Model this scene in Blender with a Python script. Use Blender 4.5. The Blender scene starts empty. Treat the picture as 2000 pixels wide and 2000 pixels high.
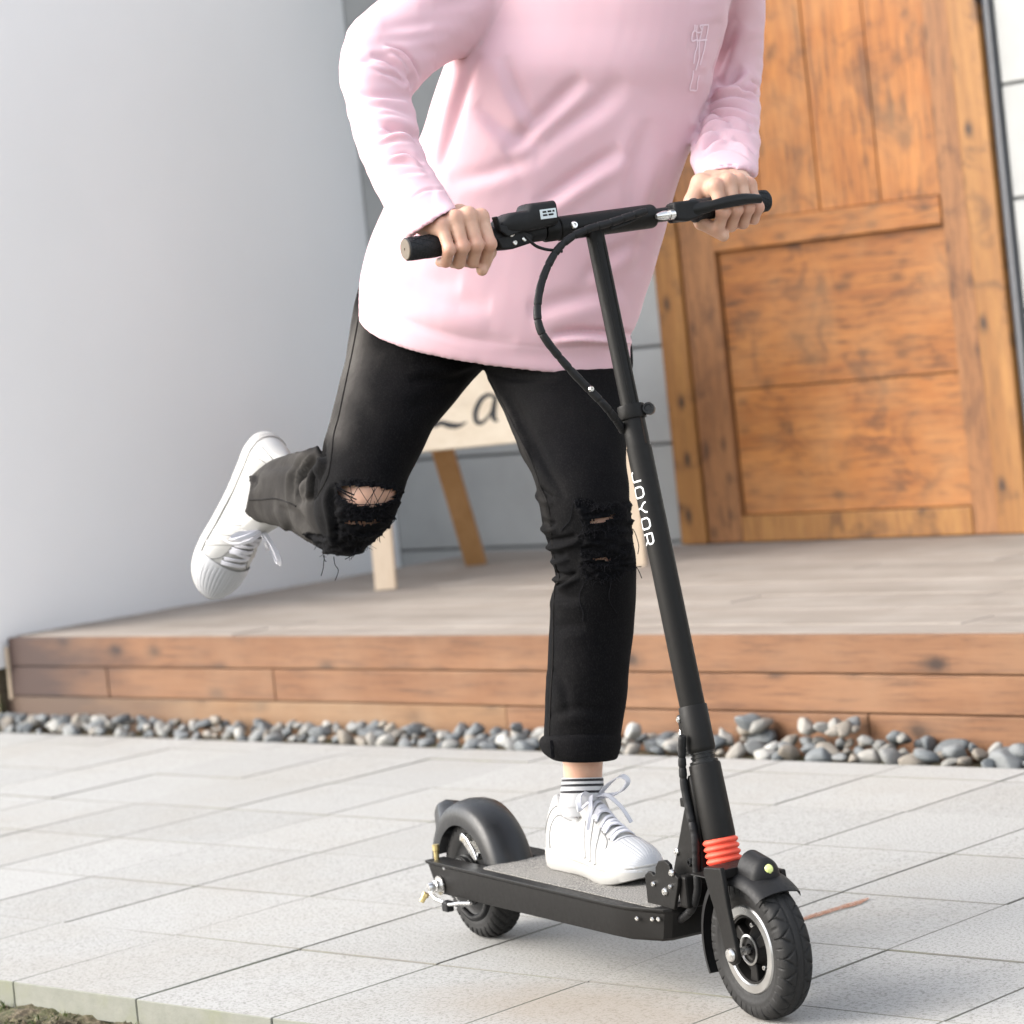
import bpy, bmesh, math, random
import numpy as np
from mathutils import Vector, Matrix
from mathutils.bvhtree import BVHTree

random.seed(7); RNG = np.random.default_rng(7)
S = bpy.context.scene
COL = S.collection

# ------------------------------------------------------------------ camera
F_PX, CY, PITCH, ROLL, YAW, CAM_H = 5500.0, 750.0, 0.0141, -0.1031, -0.7663, 1.0
CF = np.array([math.sin(YAW) * math.cos(PITCH), math.cos(YAW) * math.cos(PITCH), -math.sin(PITCH)])
_r0 = np.array([math.cos(YAW), -math.sin(YAW), 0.0]); _u0 = np.cross(_r0, CF)
CR = math.cos(ROLL) * _r0 + math.sin(ROLL) * _u0
CU = -math.sin(ROLL) * _r0 + math.cos(ROLL) * _u0
CC = np.array([0.0, 0.0, CAM_H])
cam = bpy.data.cameras.new("camera"); cam_o = bpy.data.objects.new("camera", cam); COL.objects.link(cam_o)
m = Matrix.Identity(4)
for i in range(3):
    m[i][0], m[i][1], m[i][2], m[i][3] = CR[i], CU[i], -CF[i], CC[i]
cam_o.matrix_world = m
cam.sensor_width = 36.0; cam.lens = 36.0 * F_PX / 2000.0
cam.shift_y = (CY - 1000.0) / 2000.0
cam.clip_start = 0.1; cam.clip_end = 500
cam.dof.use_dof = True; cam.dof.focus_distance = 4.18; cam.dof.aperture_fstop = 6.0
S.camera = cam_o

# ------------------------------------------------------------------ light
SUN_DIR = Vector((-0.68, -0.74, 0.64)).normalized()
w = bpy.data.worlds.new("World"); S.world = w; w.use_nodes = True
nt = w.node_tree; nt.nodes.clear()
sky = nt.nodes.new("ShaderNodeTexSky"); sky.sky_type = 'NISHITA'; sky.sun_disc = False
sky.sun_elevation = math.asin(SUN_DIR.z); sky.sun_rotation = math.atan2(SUN_DIR.x, SUN_DIR.y)
sky.air_density = 1.0; sky.dust_density = 3.0; sky.ozone_density = 1.0
bg = nt.nodes.new("ShaderNodeBackground"); bg.inputs[1].default_value = 0.15
wo = nt.nodes.new("ShaderNodeOutputWorld")
hs = nt.nodes.new('ShaderNodeHueSaturation'); hs.inputs['Saturation'].default_value = 0.36
nt.links.new(sky.outputs[0], hs.inputs['Color']); nt.links.new(hs.outputs[0], bg.inputs[0]); nt.links.new(bg.outputs[0], wo.inputs[0])
sl = bpy.data.lights.new("sun", 'SUN'); sl.energy = 0.5; sl.angle = math.radians(38); sl.color = (1.0, 0.93, 0.83)
so = bpy.data.objects.new("sun", sl); COL.objects.link(so)
so.rotation_euler = SUN_DIR.to_track_quat('Z', 'Y').to_euler(); so.location = (-10, -8, 9)
S.view_settings.view_transform = 'Standard'; S.view_settings.look = 'None'
S.view_settings.exposure = 1.88; S.view_settings.gamma = 1.0
S.view_settings.use_curve_mapping = False

# ------------------------------------------------------------------ helpers
def AT(px, py, d):
    """world point(s) at camera depth d seen at picture position px, py (2000 px picture)"""
    px = np.asarray(px, float); py = np.asarray(py, float); d = np.asarray(d, float)
    r = CF + CR * ((px - 1000) / F_PX)[..., None] - CU * ((py - CY) / F_PX)[..., None]
    return CC + r * d[..., None]
def PROJ(P):
    v = np.asarray(P, float) - CC; d = v @ CF
    return 1000 + F_PX * (v @ CR) / d, CY - F_PX * (v @ CU) / d, d
def vnoise(P, seed=0.0):
    P = np.asarray(P, float); i = np.floor(P); f = P - i; u = f * f * (3 - 2 * f)
    def h(o):
        q = i + o
        v = np.sin(q @ np.array([127.1, 311.7, 74.7]) + seed * 17.13) * 43758.5453
        return v - np.floor(v)
    r = 0
    for a in (0, 1):
        for b in (0, 1):
            for c in (0, 1):
                wgt = (u[:, 0] if a else 1 - u[:, 0]) * (u[:, 1] if b else 1 - u[:, 1]) * (u[:, 2] if c else 1 - u[:, 2])
                r = r + wgt * h(np.array([a, b, c], float))
    return r * 2 - 1
ROOT_LOC = {}
def thing(name, label, cat, loc=(0, 0, 0), rz=0.0, group=None):
    o = bpy.data.objects.new(name, None); COL.objects.link(o)
    o.location = loc; o.rotation_euler = (0, 0, rz); o.empty_display_size = 0.1
    o['label'] = label; o['category'] = cat
    if group: o['group'] = group
    ROOT_LOC[o.name] = np.array(loc, float)
    return o
def mk(name, V, F, mat, parent=None, smooth=35, bevel=0.0, mats=None, midx=None, world=False, attr=None, bseg=2, recalc=True):
    """one mesh object. world=True: V is in world space below an unrotated thing"""
    V = np.asarray(V, float)
    if world and parent is not None:
        p = parent
        while p.parent is not None: p = p.parent
        V = V - ROOT_LOC[p.name]
    me = bpy.data.meshes.new(name)
    me.from_pydata(V.tolist(), [], [tuple(int(i) for i in f) for f in F])
    if recalc:
        bm = bmesh.new(); bm.from_mesh(me); bmesh.ops.recalc_face_normals(bm, faces=bm.faces[:]); bm.to_mesh(me); bm.free()
    for mm in (mats or [mat]): me.materials.append(mm)
    if midx is not None: me.polygons.foreach_set('material_index', np.asarray(midx, dtype=np.int32))
    if smooth:
        me.polygons.foreach_set('use_smooth', np.ones(len(me.polygons), dtype=bool))
        me.set_sharp_from_angle(angle=math.radians(smooth))
    if attr is not None:
        for k, a in attr.items():
            at_ = me.attributes.new(k, 'FLOAT', 'POINT'); at_.data.foreach_set('value', np.asarray(a, dtype=np.float32))
    me.update()
    o = bpy.data.objects.new(name, me); COL.objects.link(o)
    if parent is not None: o.parent = parent
    if bevel:
        b = o.modifiers.new('bevel', 'BEVEL'); b.width = bevel; b.segments = bseg; b.limit_method = 'ANGLE'
        b.angle_limit = math.radians(40); b.harden_normals = False
    return o
class MB:
    """collects shapes into one mesh"""
    def __init__(s): s.V = []; s.F = []; s.M = []; s.n = 0; s.mi = 0
    def add(s, V, F):
        V = np.asarray(V, float); s.V.append(V)
        for f in F: s.F.append(tuple(i + s.n for i in f)); s.M.append(s.mi)
        s.n += len(V); return s
    def verts(s): return np.concatenate(s.V)
    def box(s, lo, hi):
        x0, y0, z0 = lo; x1, y1, z1 = hi
        return s.add([(x0,y0,z0),(x1,y0,z0),(x1,y1,z0),(x0,y1,z0),(x0,y0,z1),(x1,y0,z1),(x1,y1,z1),(x0,y1,z1)],
                     [(0,3,2,1),(4,5,6,7),(0,1,5,4),(1,2,6,5),(2,3,7,6),(3,0,4,7)])
    def prism(s, poly, a0, a1, axis='y'):
        n = len(poly); V = []
        for a in (a0, a1):
            for (u, v) in poly:
                V.append({'y': (u, a, v), 'z': (u, v, a), 'x': (a, u, v)}[axis])
        F = [tuple(range(n)), tuple(range(2 * n - 1, n - 1, -1))] + [(i, (i + 1) % n, n + (i + 1) % n, n + i) for i in range(n)]
        return s.add(V, F)
    def lathe(s, prof, n=32, axis='z', c=(0, 0, 0), closed=False):
        """prof: list of (radius, along axis)"""
        V = []
        for (r, h) in prof:
            for k in range(n):
                a = 2 * math.pi * k / n; x, y = r * math.cos(a), r * math.sin(a)
                V.append({'z': (x, y, h), 'y': (x, h, y), 'x': (h, x, y)}[axis])
        V = np.array(V) + np.array(c); F = []; mN = len(prof)
        for i in range(mN if closed else mN - 1):
            j = (i + 1) % mN
            for k in range(n): F.append((i * n + k, i * n + (k + 1) % n, j * n + (k + 1) % n, j * n + k))
        if not closed:
            F.append(tuple(range(n))); F.append(tuple(range((mN - 1) * n, mN * n)))
        return s.add(V, F)
    def tube(s, pts, r, n=8, caps=True):
        P = np.asarray(pts, float); N = len(P); R = np.full(N, r) if np.isscalar(r) else np.asarray(r, float)
        T = np.gradient(P, axis=0); T /= np.linalg.norm(T, axis=1)[:, None] + 1e-12
        u = np.cross(T[0], [0.31, 0.2, 0.93]); u /= np.linalg.norm(u); V = []
        for i in range(N):
            u = u - T[i] * (u @ T[i]); u /= np.linalg.norm(u) + 1e-12; v = np.cross(T[i], u)
            for k in range(n):
                a = 2 * math.pi * k / n; V.append(P[i] + R[i] * (math.cos(a) * u + math.sin(a) * v))
        F = [(i * n + k, i * n + (k + 1) % n, (i + 1) * n + (k + 1) % n, (i + 1) * n + k) for i in range(N - 1) for k in range(n)]
        if caps: F += [tuple(range(n)), tuple(range((N - 1) * n, N * n))]
        return s.add(V, F)
    def ribbon(s, pts, nrm, wd, th):
        """flat strip of width wd and thickness th lying on a surface with normals nrm"""
        P = np.asarray(pts, float); N = len(P); nrm = np.asarray(nrm, float)
        if nrm.ndim == 1: nrm = np.repeat(nrm[None], N, 0)
        W = np.full(N, wd) if np.isscalar(wd) else np.asarray(wd, float)
        T = np.gradient(P, axis=0); T /= np.linalg.norm(T, axis=1)[:, None] + 1e-12
        B = np.cross(T, nrm); B /= np.linalg.norm(B, axis=1)[:, None] + 1e-12
        V = []
        for i in range(N):
            e = B[i] * W[i] / 2
            V += [P[i] - e, P[i] + e, P[i] + e * .8 + nrm[i] * th, P[i] - e * .8 + nrm[i] * th]
        F = []
        for i in range(N - 1):
            for k in range(4): F.append((i * 4 + k, i * 4 + (k + 1) % 4, i * 4 + 4 + (k + 1) % 4, i * 4 + 4 + k))
        F += [(0, 1, 2, 3), tuple(range(4 * N - 4, 4 * N))]
        return s.add(V, F)
    def xf(s, M):
        s.V = [np.asarray(v) @ np.array(M)[:3, :3].T + np.array(M)[:3, 3] for v in s.V]; return s
    def build(s, name, mat, parent=None, **k):
        mi = s.M if any(s.M) else None
        return mk(name, s.verts(), s.F, mat, parent, midx=mi, **k)
def copy_tree(o, parent=None):
    c = o.copy(); COL.objects.link(c)
    if parent is not None: c.parent = parent
    for ch in list(o.children): copy_tree(ch, c)
    return c
def spline(pts, n, closed=False):
    P = np.asarray(pts, float); N = len(P); out = []
    seg = N - 1
    for t in np.linspace(0, seg, n):
        i = min(int(t), seg - 1); f = t - i
        p0 = P[max(i - 1, 0)]; p1 = P[i]; p2 = P[i + 1]; p3 = P[min(i + 2, N - 1)]
        out.append(.5 * ((2 * p1) + (-p0 + p2) * f + (2 * p0 - 5 * p1 + 4 * p2 - p3) * f * f + (-p0 + 3 * p1 - 3 * p2 + p3) * f ** 3))
    return np.array(out)

# ------------------------------------------------------------------ materials
class NT:
    def __init__(s, name):
        s.m = bpy.data.materials.new(name); s.m.use_nodes = True; s.t = s.m.node_tree; s.t.nodes.clear()
        s.o = s.t.nodes.new('ShaderNodeOutputMaterial'); s.b = s.t.nodes.new('ShaderNodeBsdfPrincipled')
        s.t.links.new(s.b.outputs[0], s.o.inputs[0])
    def n(s, typ, **k):
        x = s.t.nodes.new(typ)
        for a, v in k.items(): setattr(x, a, v)
        return x
    def l(s, a, b): s.t.links.new(a, b)
    def set(s, **k):
        for a, v in k.items():
            i = s.b.inputs[a.replace('_', ' ')]
            if hasattr(v, 'is_linked'): s.l(v, i)
            else: i.default_value = (*v, 1) if isinstance(v, tuple) and len(v) == 3 and i.type == 'RGBA' else v
        return s
    def coord(s, kind='Object', scale=(1, 1, 1), rnd=0.0, loc=(0, 0, 0)):
        if kind == 'Position': src = s.n('ShaderNodeNewGeometry').outputs['Position']
        else: src = s.n('ShaderNodeTexCoord').outputs[kind]
        if rnd:
            oi = s.n('ShaderNodeObjectInfo'); mu = s.n('ShaderNodeVectorMath', operation='SCALE')
            cx = s.n('ShaderNodeCombineXYZ'); s.l(oi.outputs['Random'], cx.inputs[0]); s.l(oi.outputs['Random'], cx.inputs[1]); s.l(oi.outputs['Random'], cx.inputs[2])
            s.l(cx.outputs[0], mu.inputs[0]); mu.inputs['Scale'].default_value = rnd
            ad = s.n('ShaderNodeVectorMath', operation='ADD'); s.l(src, ad.inputs[0]); s.l(mu.outputs[0], ad.inputs[1]); src = ad.outputs[0]
        mp = s.n('ShaderNodeMapping'); mp.inputs['Scale'].default_value = scale; mp.inputs['Location'].default_value = loc
        s.l(src, mp.inputs[0]); return mp.outputs[0]
    def noise(s, co, scale=5, detail=4, rough=.55, dist=0.0):
        x = s.n('ShaderNodeTexNoise'); x.inputs['Scale'].default_value = scale; x.inputs['Detail'].default_value = detail
        x.inputs['Roughness'].default_value = rough; x.inputs['Distortion'].default_value = dist
        s.l(co, x.inputs['Vector']); return x.outputs[0]
    def ramp(s, f, stops, interp='LINEAR'):
        x = s.n('ShaderNodeValToRGB'); x.color_ramp.interpolation = interp; e = x.color_ramp.elements
        while len(e) < len(stops): e.new(.5)
        for i, (p, c) in enumerate(stops):
            e[i].position = p; e[i].color = (*c, 1) if isinstance(c, tuple) else (c, c, c, 1)
        s.l(f, x.inputs[0]); return x.outputs[0]
    def mix(s, f, a, b, mode='MIX'):
        x = s.n('ShaderNodeMix', data_type='RGBA', blend_type=mode)
        for v, i in ((f, x.inputs[0]), (a, x.inputs[6]), (b, x.inputs[7])):
            if hasattr(v, 'is_linked'): s.l(v, i)
            else: i.default_value = (*v, 1) if isinstance(v, tuple) else v
        return x.outputs[2]
    def math(s, op, a, b=0.0):
        x = s.n('ShaderNodeMath', operation=op)
        for v, i in ((a, x.inputs[0]), (b, x.inputs[1])):
            if hasattr(v, 'is_linked'): s.l(v, i)
            else: i.default_value = v
        return x.outputs[0]
    def bump(s, h, strength=.3, dist=.002):
        x = s.n('ShaderNodeBump'); x.inputs['Strength'].default_value = strength; x.inputs['Distance'].default_value = dist
        s.l(h, x.inputs['Height']); s.l(x.outputs[0], s.b.inputs['Normal']); return s
    def rand(s): return s.n('ShaderNodeObjectInfo').outputs['Random']
def simple(name, col, rough=.5, metal=0.0, nscale=30, var=.15, bump=0.0, bscale=400, coat=0.0, spec=.5):
    t = NT(name); co = t.coord('Object')
    f = t.noise(co, nscale, 4)
    t.set(Base_Color=t.mix(f, tuple(c * (1 - var) for c in col), tuple(min(1, c * (1 + var)) for c in col)), Metallic=metal,
          Roughness=t.ramp(t.noise(co, nscale * 2.3, 3), [(.3, max(0, rough - .08)), (.7, min(1, rough + .08))]))
    t.b.inputs['Coat Weight'].default_value = coat; t.b.inputs['Specular IOR Level'].default_value = spec
    if bump: t.bump(t.noise(co, bscale, 3), bump, .001)
    return t.m
def wood(name, axis, c_lo, c_hi, dark, dark_amt=.5, scale=1.0, knots=0.5, rough=.7, bump=.25, weather=None, rndv=.25, wet=None):
    """grain runs along axis; rings, streaks and knots come from stretched noise"""
    t = NT(name)
    st = [9.0, 9.0, 9.0]; st[axis] = .7
    co = t.coord('Object', tuple(v * scale for v in st), rnd=37.0)
    big = t.noise(co, 1.6, 5, .6, .6); fine = t.noise(co, 9.0, 5, .65, .2)
    st2 = [60.0, 60.0, 60.0]; st2[axis] = 3.0
    hair = t.noise(t.coord('Object', tuple(v * scale for v in st2), rnd=37.0), 3.0, 4, .7)
    c = t.mix(t.ramp(big, [(.3, 0.0), (.7, 1.0)]), c_lo, c_hi)
    c = t.mix(t.math('MULTIPLY', t.ramp(fine, [(.5, 0.0), (.72, 1.0)]), dark_amt), c, dark)
    c = t.mix(t.math('MULTIPLY', t.ramp(hair, [(.52, 0.0), (.75, 1.0)]), dark_amt * .5), c, dark)
    if knots:
        ks = [8.0, 8.0, 8.0]; ks[axis] = 4.4
        v = t.n('ShaderNodeTexVoronoi'); v.inputs['Scale'].default_value = 1.0
        v.voronoi_dimensions = '2D'; sk = t.n('ShaderNodeSeparateXYZ'); ck = t.n('ShaderNodeCombineXYZ'); t.l(t.coord('Object', tuple(k * scale for k in ks), rnd=53.0), sk.inputs[0])
        t.l(sk.outputs[0], ck.inputs[0]); t.l(sk.outputs[2], ck.inputs[1]); t.l(ck.outputs[0], v.inputs['Vector'])
        wob = t.math('ADD', v.outputs['Distance'], t.math('MULTIPLY', t.noise(t.coord('Object', (1, 1, 1)), 60, 2), .08))
        sg_ = t.n('ShaderNodeSeparateColor'); t.l(v.outputs['Color'], sg_.inputs[0])
        k = t.math('MULTIPLY', t.ramp(wob, [(.095, 1.0), (.18, 0.4), (.28, 0.0)]), t.ramp(sg_.outputs[0], [(.62, 0.0), (.68, 1.0)]))
        c = t.mix(t.math('MULTIPLY', k, knots), c, tuple(x * .45 for x in dark))
    if name.startswith('door_'):      # dark weather stains that ignore the grain
        sn = t.noise(t.coord('Position', (2.2, 2.2, 2.2)), 2.4, 6, .68, .8)
        c = t.mix(t.math('MULTIPLY', t.ramp(sn, [(.52, 0.0), (.66, 1.0)]), .72), c, (.060, .022, .008))
    if weather:
        c = t.mix(t.math('MULTIPLY', t.ramp(t.noise(t.coord('Object', (1, 1, 1), rnd=11.0), 3.5, 5, .6), [(.42, 0.0), (.68, 1.0)]), weather[1]), c, weather[0])
    if wet:      # old water stain that spreads from the wall end of the boards
        sx = t.n('ShaderNodeSeparateXYZ'); t.l(t.n('ShaderNodeNewGeometry').outputs['Position'], sx.inputs[0])
        f = t.math('ADD', t.math('MULTIPLY', t.math('SUBTRACT', wet[0], sx.outputs[0]), 1.0 / wet[1]), t.math('MULTIPLY', t.math('SUBTRACT', t.noise(t.coord('Position', (3, 3, 14)), 1.0, 4, .6), .5), 1.3))
        c = t.mix(t.math('MULTIPLY', t.ramp(f, [(.0, 0.0), (1.0, 1.0)]), .92), c, wet[2])
    rv = t.ramp(t.rand(), [(0, 1 - rndv), (1, 1.0)])
    c = t.mix(1.0, c, rv, 'MULTIPLY')
    t.set(Base_Color=c, Roughness=rough); t.bump(t.mix(.5, fine, hair), bump, .003)
    return t.m

M = {}
M['black'] = simple('black_paint', (.0100, .0094, .0088), .47, 0, 60, .12, .05, 900, spec=.16)
M['black_metal'] = simple('black_anodised', (.014, .014, .014), .36, .2, 80, .15, spec=.25)
M['plastic'] = simple('black_plastic', (.012, .012, .0125), .5, 0, 90, .15, .12, 1200, spec=.22)
M['rubber'] = simple('rubber', (.015, .0147, .0145), .62, 0, 120, .2, .1, 900, spec=.25)
M['grip'] = simple('grip_rubber', (.016, .017, .019), .6, 0, 150, .2, spec=.25)
M['silver'] = simple('silver_metal', (.72, .71, .69), .28, 1.0, 60, .1)
M['rim_silver'] = simple('machined_rim', (.50, .50, .49), .34, 1.0, 9, .05)
M['brass'] = simple('brass', (.72, .58, .28), .35, 1.0, 60, .1)
M['cap_tan'] = simple('tan_cap', (.13, .105, .078), .6, 0, 200, .2)
M['orange'] = simple('orange_rubber', (.72, .085, .045), .6, 0, 60, .08)
M['white_print'] = simple('white_print', (.82, .82, .82), .5, 0, 60, .03)
M['lens'] = simple('yellow_lens', (.72, .80, .28), .15, 0, 60, .05, coat=.6)
M['lcd'] = simple('display_label', (.62, .68, .70), .3, 0, 300, .15)
M['ink'] = simple('black_ink', (.012, .012, .014), .55, 0, 40, .2)
def grit():
    t = NT('grip_tape'); co = t.coord('Object')
    f = t.noise(co, 420, 2, .7); g = t.noise(co, 9, 3)
    c = t.mix(t.ramp(f, [(.38, 0.0), (.62, 1.0)]), (.035, .034, .033), (.30, .285, .26))
    t.set(Base_Color=t.mix(t.math('MULTIPLY', t.ramp(g, [(.4, 0.0), (.7, 1.0)]), .4), c, (.20, .19, .172)), Roughness=.8); t.bump(f, .6, .001); return t.m
M['tape'] = grit()
def paving():
    t = NT('granite_paver'); co = t.coord('Position', rnd=5.0); cw = t.coord('Position')
    sp = t.noise(co, 190, 3, .75); sp2 = t.noise(co, 420, 2, .6); big = t.noise(cw, 2.2, 5, .6); mid = t.noise(cw, 14, 4, .6)
    c = t.mix(t.ramp(sp, [(.36, 0.0), (.50, 1.0)]), (.165, .160, .149), (.328, .325, .311))
    c = t.mix(t.math('MULTIPLY', t.ramp(sp2, [(.55, 0.0), (.7, 1.0)]), .35), c, (.45, .45, .44))
    c = t.mix(t.math('MULTIPLY', t.ramp(big, [(.45, 0.0), (.75, 1.0)]), .35), c, (.255, .225, .18))
    c = t.mix(t.math('MULTIPLY', t.ramp(mid, [(.55, 0.0), (.8, 1.0)]), .25), c, (.225, .215, .195))
    # a soft-edged tan patch tinted into the pavers under the deck of the scooter
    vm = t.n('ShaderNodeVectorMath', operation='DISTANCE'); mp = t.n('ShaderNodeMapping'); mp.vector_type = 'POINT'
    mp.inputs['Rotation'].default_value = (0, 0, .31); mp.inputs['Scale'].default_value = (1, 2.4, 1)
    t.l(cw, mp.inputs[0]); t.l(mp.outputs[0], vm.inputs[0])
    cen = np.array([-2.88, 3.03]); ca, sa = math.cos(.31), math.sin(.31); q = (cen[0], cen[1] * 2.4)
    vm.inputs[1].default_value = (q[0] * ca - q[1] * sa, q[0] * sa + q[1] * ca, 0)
    tan_patch = t.ramp(t.math('ADD', vm.outputs['Value'], t.math('MULTIPLY', mid, .18)), [(.22, 1.0), (.50, 0.0)])
    c = t.mix(t.math('MULTIPLY', tan_patch, .42), c, (.235, .175, .115))
    c = t.mix(1.0, c, t.ramp(t.rand(), [(0, .93), (1, 1.04)]), 'MULTIPLY')
    t.set(Base_Color=c, Roughness=.85); t.bump(sp, .35, .0015); return t.m
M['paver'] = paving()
def concrete(name, a, b, moss=.3):
    t = NT(name); co = t.coord('Position')
    c = t.mix(t.noise(co, 40, 5, .6), a, b)
    c = t.mix(t.math('MULTIPLY', t.ramp(t.noise(co, 9, 5, .65), [(.45, 0.0), (.7, 1.0)]), moss), c, (.16, .17, .10))
    t.set(Base_Color=c, Roughness=.9); t.bump(t.noise(co, 160, 4), .4, .002); return t.m
M['paver_side'] = concrete('paver_edge', (.145, .152, .125), (.225, .225, .195), .7)
M['sand'] = concrete('joint_sand', (.11, .105, .092), (.18, .17, .15), .4)
def soil():
    t = NT('soil'); co = t.coord('Position')
    c = t.ramp(t.noise(co, 110, 5, .7), [(.3, (.025, .018, .010)), (.5, (.11, .085, .05)), (.7, (.27, .22, .15))])
    c = t.mix(t.math('MULTIPLY', t.ramp(t.noise(co, 12, 4, .6), [(.45, 0.0), (.65, 1.0)]), .7), c, (.055, .075, .018))
    t.set(Base_Color=c, Roughness=.95); t.bump(t.noise(co, 90, 5, .7), 1.0, .012); return t.m
M['soil'] = soil()
def grassm():
    t = NT('grass_blade'); g = t.n('ShaderNodeNewGeometry').outputs['Random Per Island']
    t.set(Base_Color=t.ramp(g, [(0, (.030, .055, .010)), (.5, (.065, .085, .018)), (1, (.13, .12, .04))]), Roughness=.6); return t.m
M['grass'] = grassm()
def plaster(name, a, b, sc=3.0, bump=.15):
    t = NT(name); co = t.coord('Position')
    c = t.mix(t.ramp(t.noise(co, sc, 4, .5), [(.3, 0.0), (.7, 1.0)]), a, b)
    t.set(Base_Color=c, Roughness=.85); t.bump(t.noise(co, 120, 4), bump, .001); return t.m
M['plaster'] = plaster('white_plaster', (.83, .835, .835), (.88, .88, .88), 1.2)
def panelm():
    t = NT('grey_panel'); co = t.coord('Position', rnd=3.0)
    c = t.mix(t.ramp(t.noise(co, 5, 4, .55), [(.3, 0.0), (.7, 1.0)]), (.315, .32, .313), (.37, .375, .367))
    c = t.mix(1.0, c, t.ramp(t.rand(), [(0, .94), (1, 1.04)]), 'MULTIPLY')
    t.set(Base_Color=c, Roughness=.6); t.bump(t.noise(co, 90, 4), .1, .001); return t.m
M['panel'] = panelm()
M['joint'] = plaster('dark_joint', (.16, .165, .165), (.21, .215, .21), 8)
M['trim'] = simple('dark_trim', (.17, .175, .185), .5, .0, 40, .15)
M['pebble'] = None
def pebblem():
    t = NT('river_pebble'); co = t.coord('Object', rnd=9.0)
    base = t.ramp(t.rand(), [(0, (.040, .050, .058)), (.25, (.075, .090, .10)), (.5, (.12, .13, .135)), (.7, (.17, .165, .148)), (.85, (.16, .13, .095)), (1, (.32, .32, .30))])
    c = t.mix(t.math('MULTIPLY', t.ramp(t.noise(co, 45, 5, .65), [(.4, 0.0), (.7, 1.0)]), .5), base, (.34, .34, .32))
    c = t.mix(t.math('MULTIPLY', t.ramp(t.noise(co, 300, 2, .6), [(.55, 0.0), (.7, 1.0)]), .3), c, (.05, .05, .05))
    t.set(Base_Color=c, Roughness=.7); t.bump(t.noise(co, 160, 4), .3, .001); return t.m
M['pebble'] = pebblem()
M['deck_top'] = wood('weathered_deck', 0, (.20, .167, .138), (.278, .241, .206), (.135, .107, .086), .45, 1.0, .15, .8, .3, ((.33, .295, .26), .5), .16)
M['riser'] = wood('stained_riser', 0, (.135, .056, .021), (.205, .096, .042), (.050, .020, .009), .75, 1.0, .95, .75, .25, ((.235, .135, .075), .45), .12, (-6.5, .45, (.030, .015, .013)))
M['riser_dark'] = wood('wet_riser', 0, (.058, .024, .016), (.11, .044, .025), (.025, .013, .010), .6, 1.0, .5, .7, .25, ((.14, .08, .062), .5), .2)
M['riser_pale'] = wood('faded_riser', 0, (.155, .075, .032), (.22, .125, .060), (.08, .04, .02), .55, 1.0, .5, .75, .25, ((.23, .16, .10), .5), .12, (-6.3, .5, (.07, .044, .031)))
DA, DB, DD = (.25, .080, .013), (.43, .160, .031), (.026, .009, .003)
M['door_v'] = wood('door_upright', 2, DA, DB, DD, .95, 1.2, .5, .6, .35, ((.46, .24, .095), .3), .14)
M['door_h'] = wood('door_cross', 0, DA, DB, DD, .95, 1.2, .5, .6, .35, ((.48, .25, .10), .35), .14)
M['door_frame'] = wood('door_jamb_wood', 2, (.25, .100, .020), (.38, .178, .045), (.08, .03, .008), .6, 1.3, 1.0, .55, .3, None, .12)
M['door_stile'] = wood('door_stile_wood', 2, (.19, .076, .024), (.31, .138, .048), (.045, .016, .006), .8, 1.5, .6, .6, .35, None, .14)
M['gap'] = simple('dark_gap', (.02, .012, .008), .9)
M['sign_white'] = wood('sign_board_wood', 0, (.56, .46, .34), (.64, .55, .43), (.46, .35, .23), .35, 1.0, .1, .6, .1, None, .06)
M['sign_leg'] = wood('sign_leg_wood', 2, (.56, .43, .30), (.64, .52, .39), (.44, .31, .19), .4, 1.0, .2, .6, .1, None, .06)
M['sign_strut'] = wood('sign_strut_wood', 2, (.36, .19, .07), (.45, .255, .11), (.26, .12, .04), .5, 1.0, .4, .6, .15, None, .06)
def fabric(name, col, shadow=None, weave=900, sub=0.0):
    t = NT(name); co = t.coord('Object'); f = t.noise(co, 9, 4)
    t.set(Base_Color=t.mix(f, tuple(c * .97 for c in col), tuple(min(1, c * 1.03) for c in col)), Roughness=.92)
    t.b.inputs['Sheen Weight'].default_value = .15; t.b.inputs['Sheen Roughness'].default_value = .5
    if sub:
        t.b.inputs['Subsurface Weight'].default_value = sub; t.b.inputs['Subsurface Radius'].default_value = (1.0, .35, .45); t.b.inputs['Subsurface Scale'].default_value = .02
    t.bump(t.noise(co, weave, 3), .12, .0006); return t.m
M['pink'] = fabric('pink_jersey', (.655, .43, .475), sub=.2)
M['sock'] = fabric('white_sock', (.50, .50, .51), weave=700)
M['sock_black'] = fabric('black_sock_band', (.015, .015, .018), weave=700)
M['lace'] = fabric('white_lace', (.52, .52, .56), weave=1500)
M['leather'] = simple('white_leather', (.325, .322, .312), .42, 0, 12, .03, .08, 500)
M['toe'] = simple('white_rubber_toe', (.40, .405, .42), .4, 0, 12, .02)
M['sole'] = simple('white_rubber_sole', (.315, .308, .292), .5, 0, 14, .05, .1, 600)
M['stitch'] = simple('grey_stitch', (.15, .15, .15), .8)
def denim():
    t = NT('black_denim'); co = t.coord('Object')
    a = t.n('ShaderNodeAttribute'); a.attribute_name = 'wear'
    w_ = t.math('ADD', a.outputs['Fac'], t.math('MULTIPLY', t.math('SUBTRACT', t.noise(t.coord('Object', (1, 1, .45)), 34, 6, .7), .5), .42))
    c = t.ramp(w_, [(0, (.0026, .0027, .0036)), (.35, (.0058, .0056, .0058)), (.7, (.030, .028, .0265)), (1, (.085, .080, .074))])
    tw = t.noise(t.coord('Object', (1, 1, .5)), 520, 3, .7)
    c = t.mix(t.math('MULTIPLY', t.ramp(tw, [(.48, 0.0), (.72, 1.0)]), .30), c, (.034, .033, .033))
    t.set(Base_Color=c, Roughness=.88); t.b.inputs['Specular IOR Level'].default_value = .07
    t.bump(tw, .3, .0008); return t.m
M['denim'] = denim()
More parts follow.
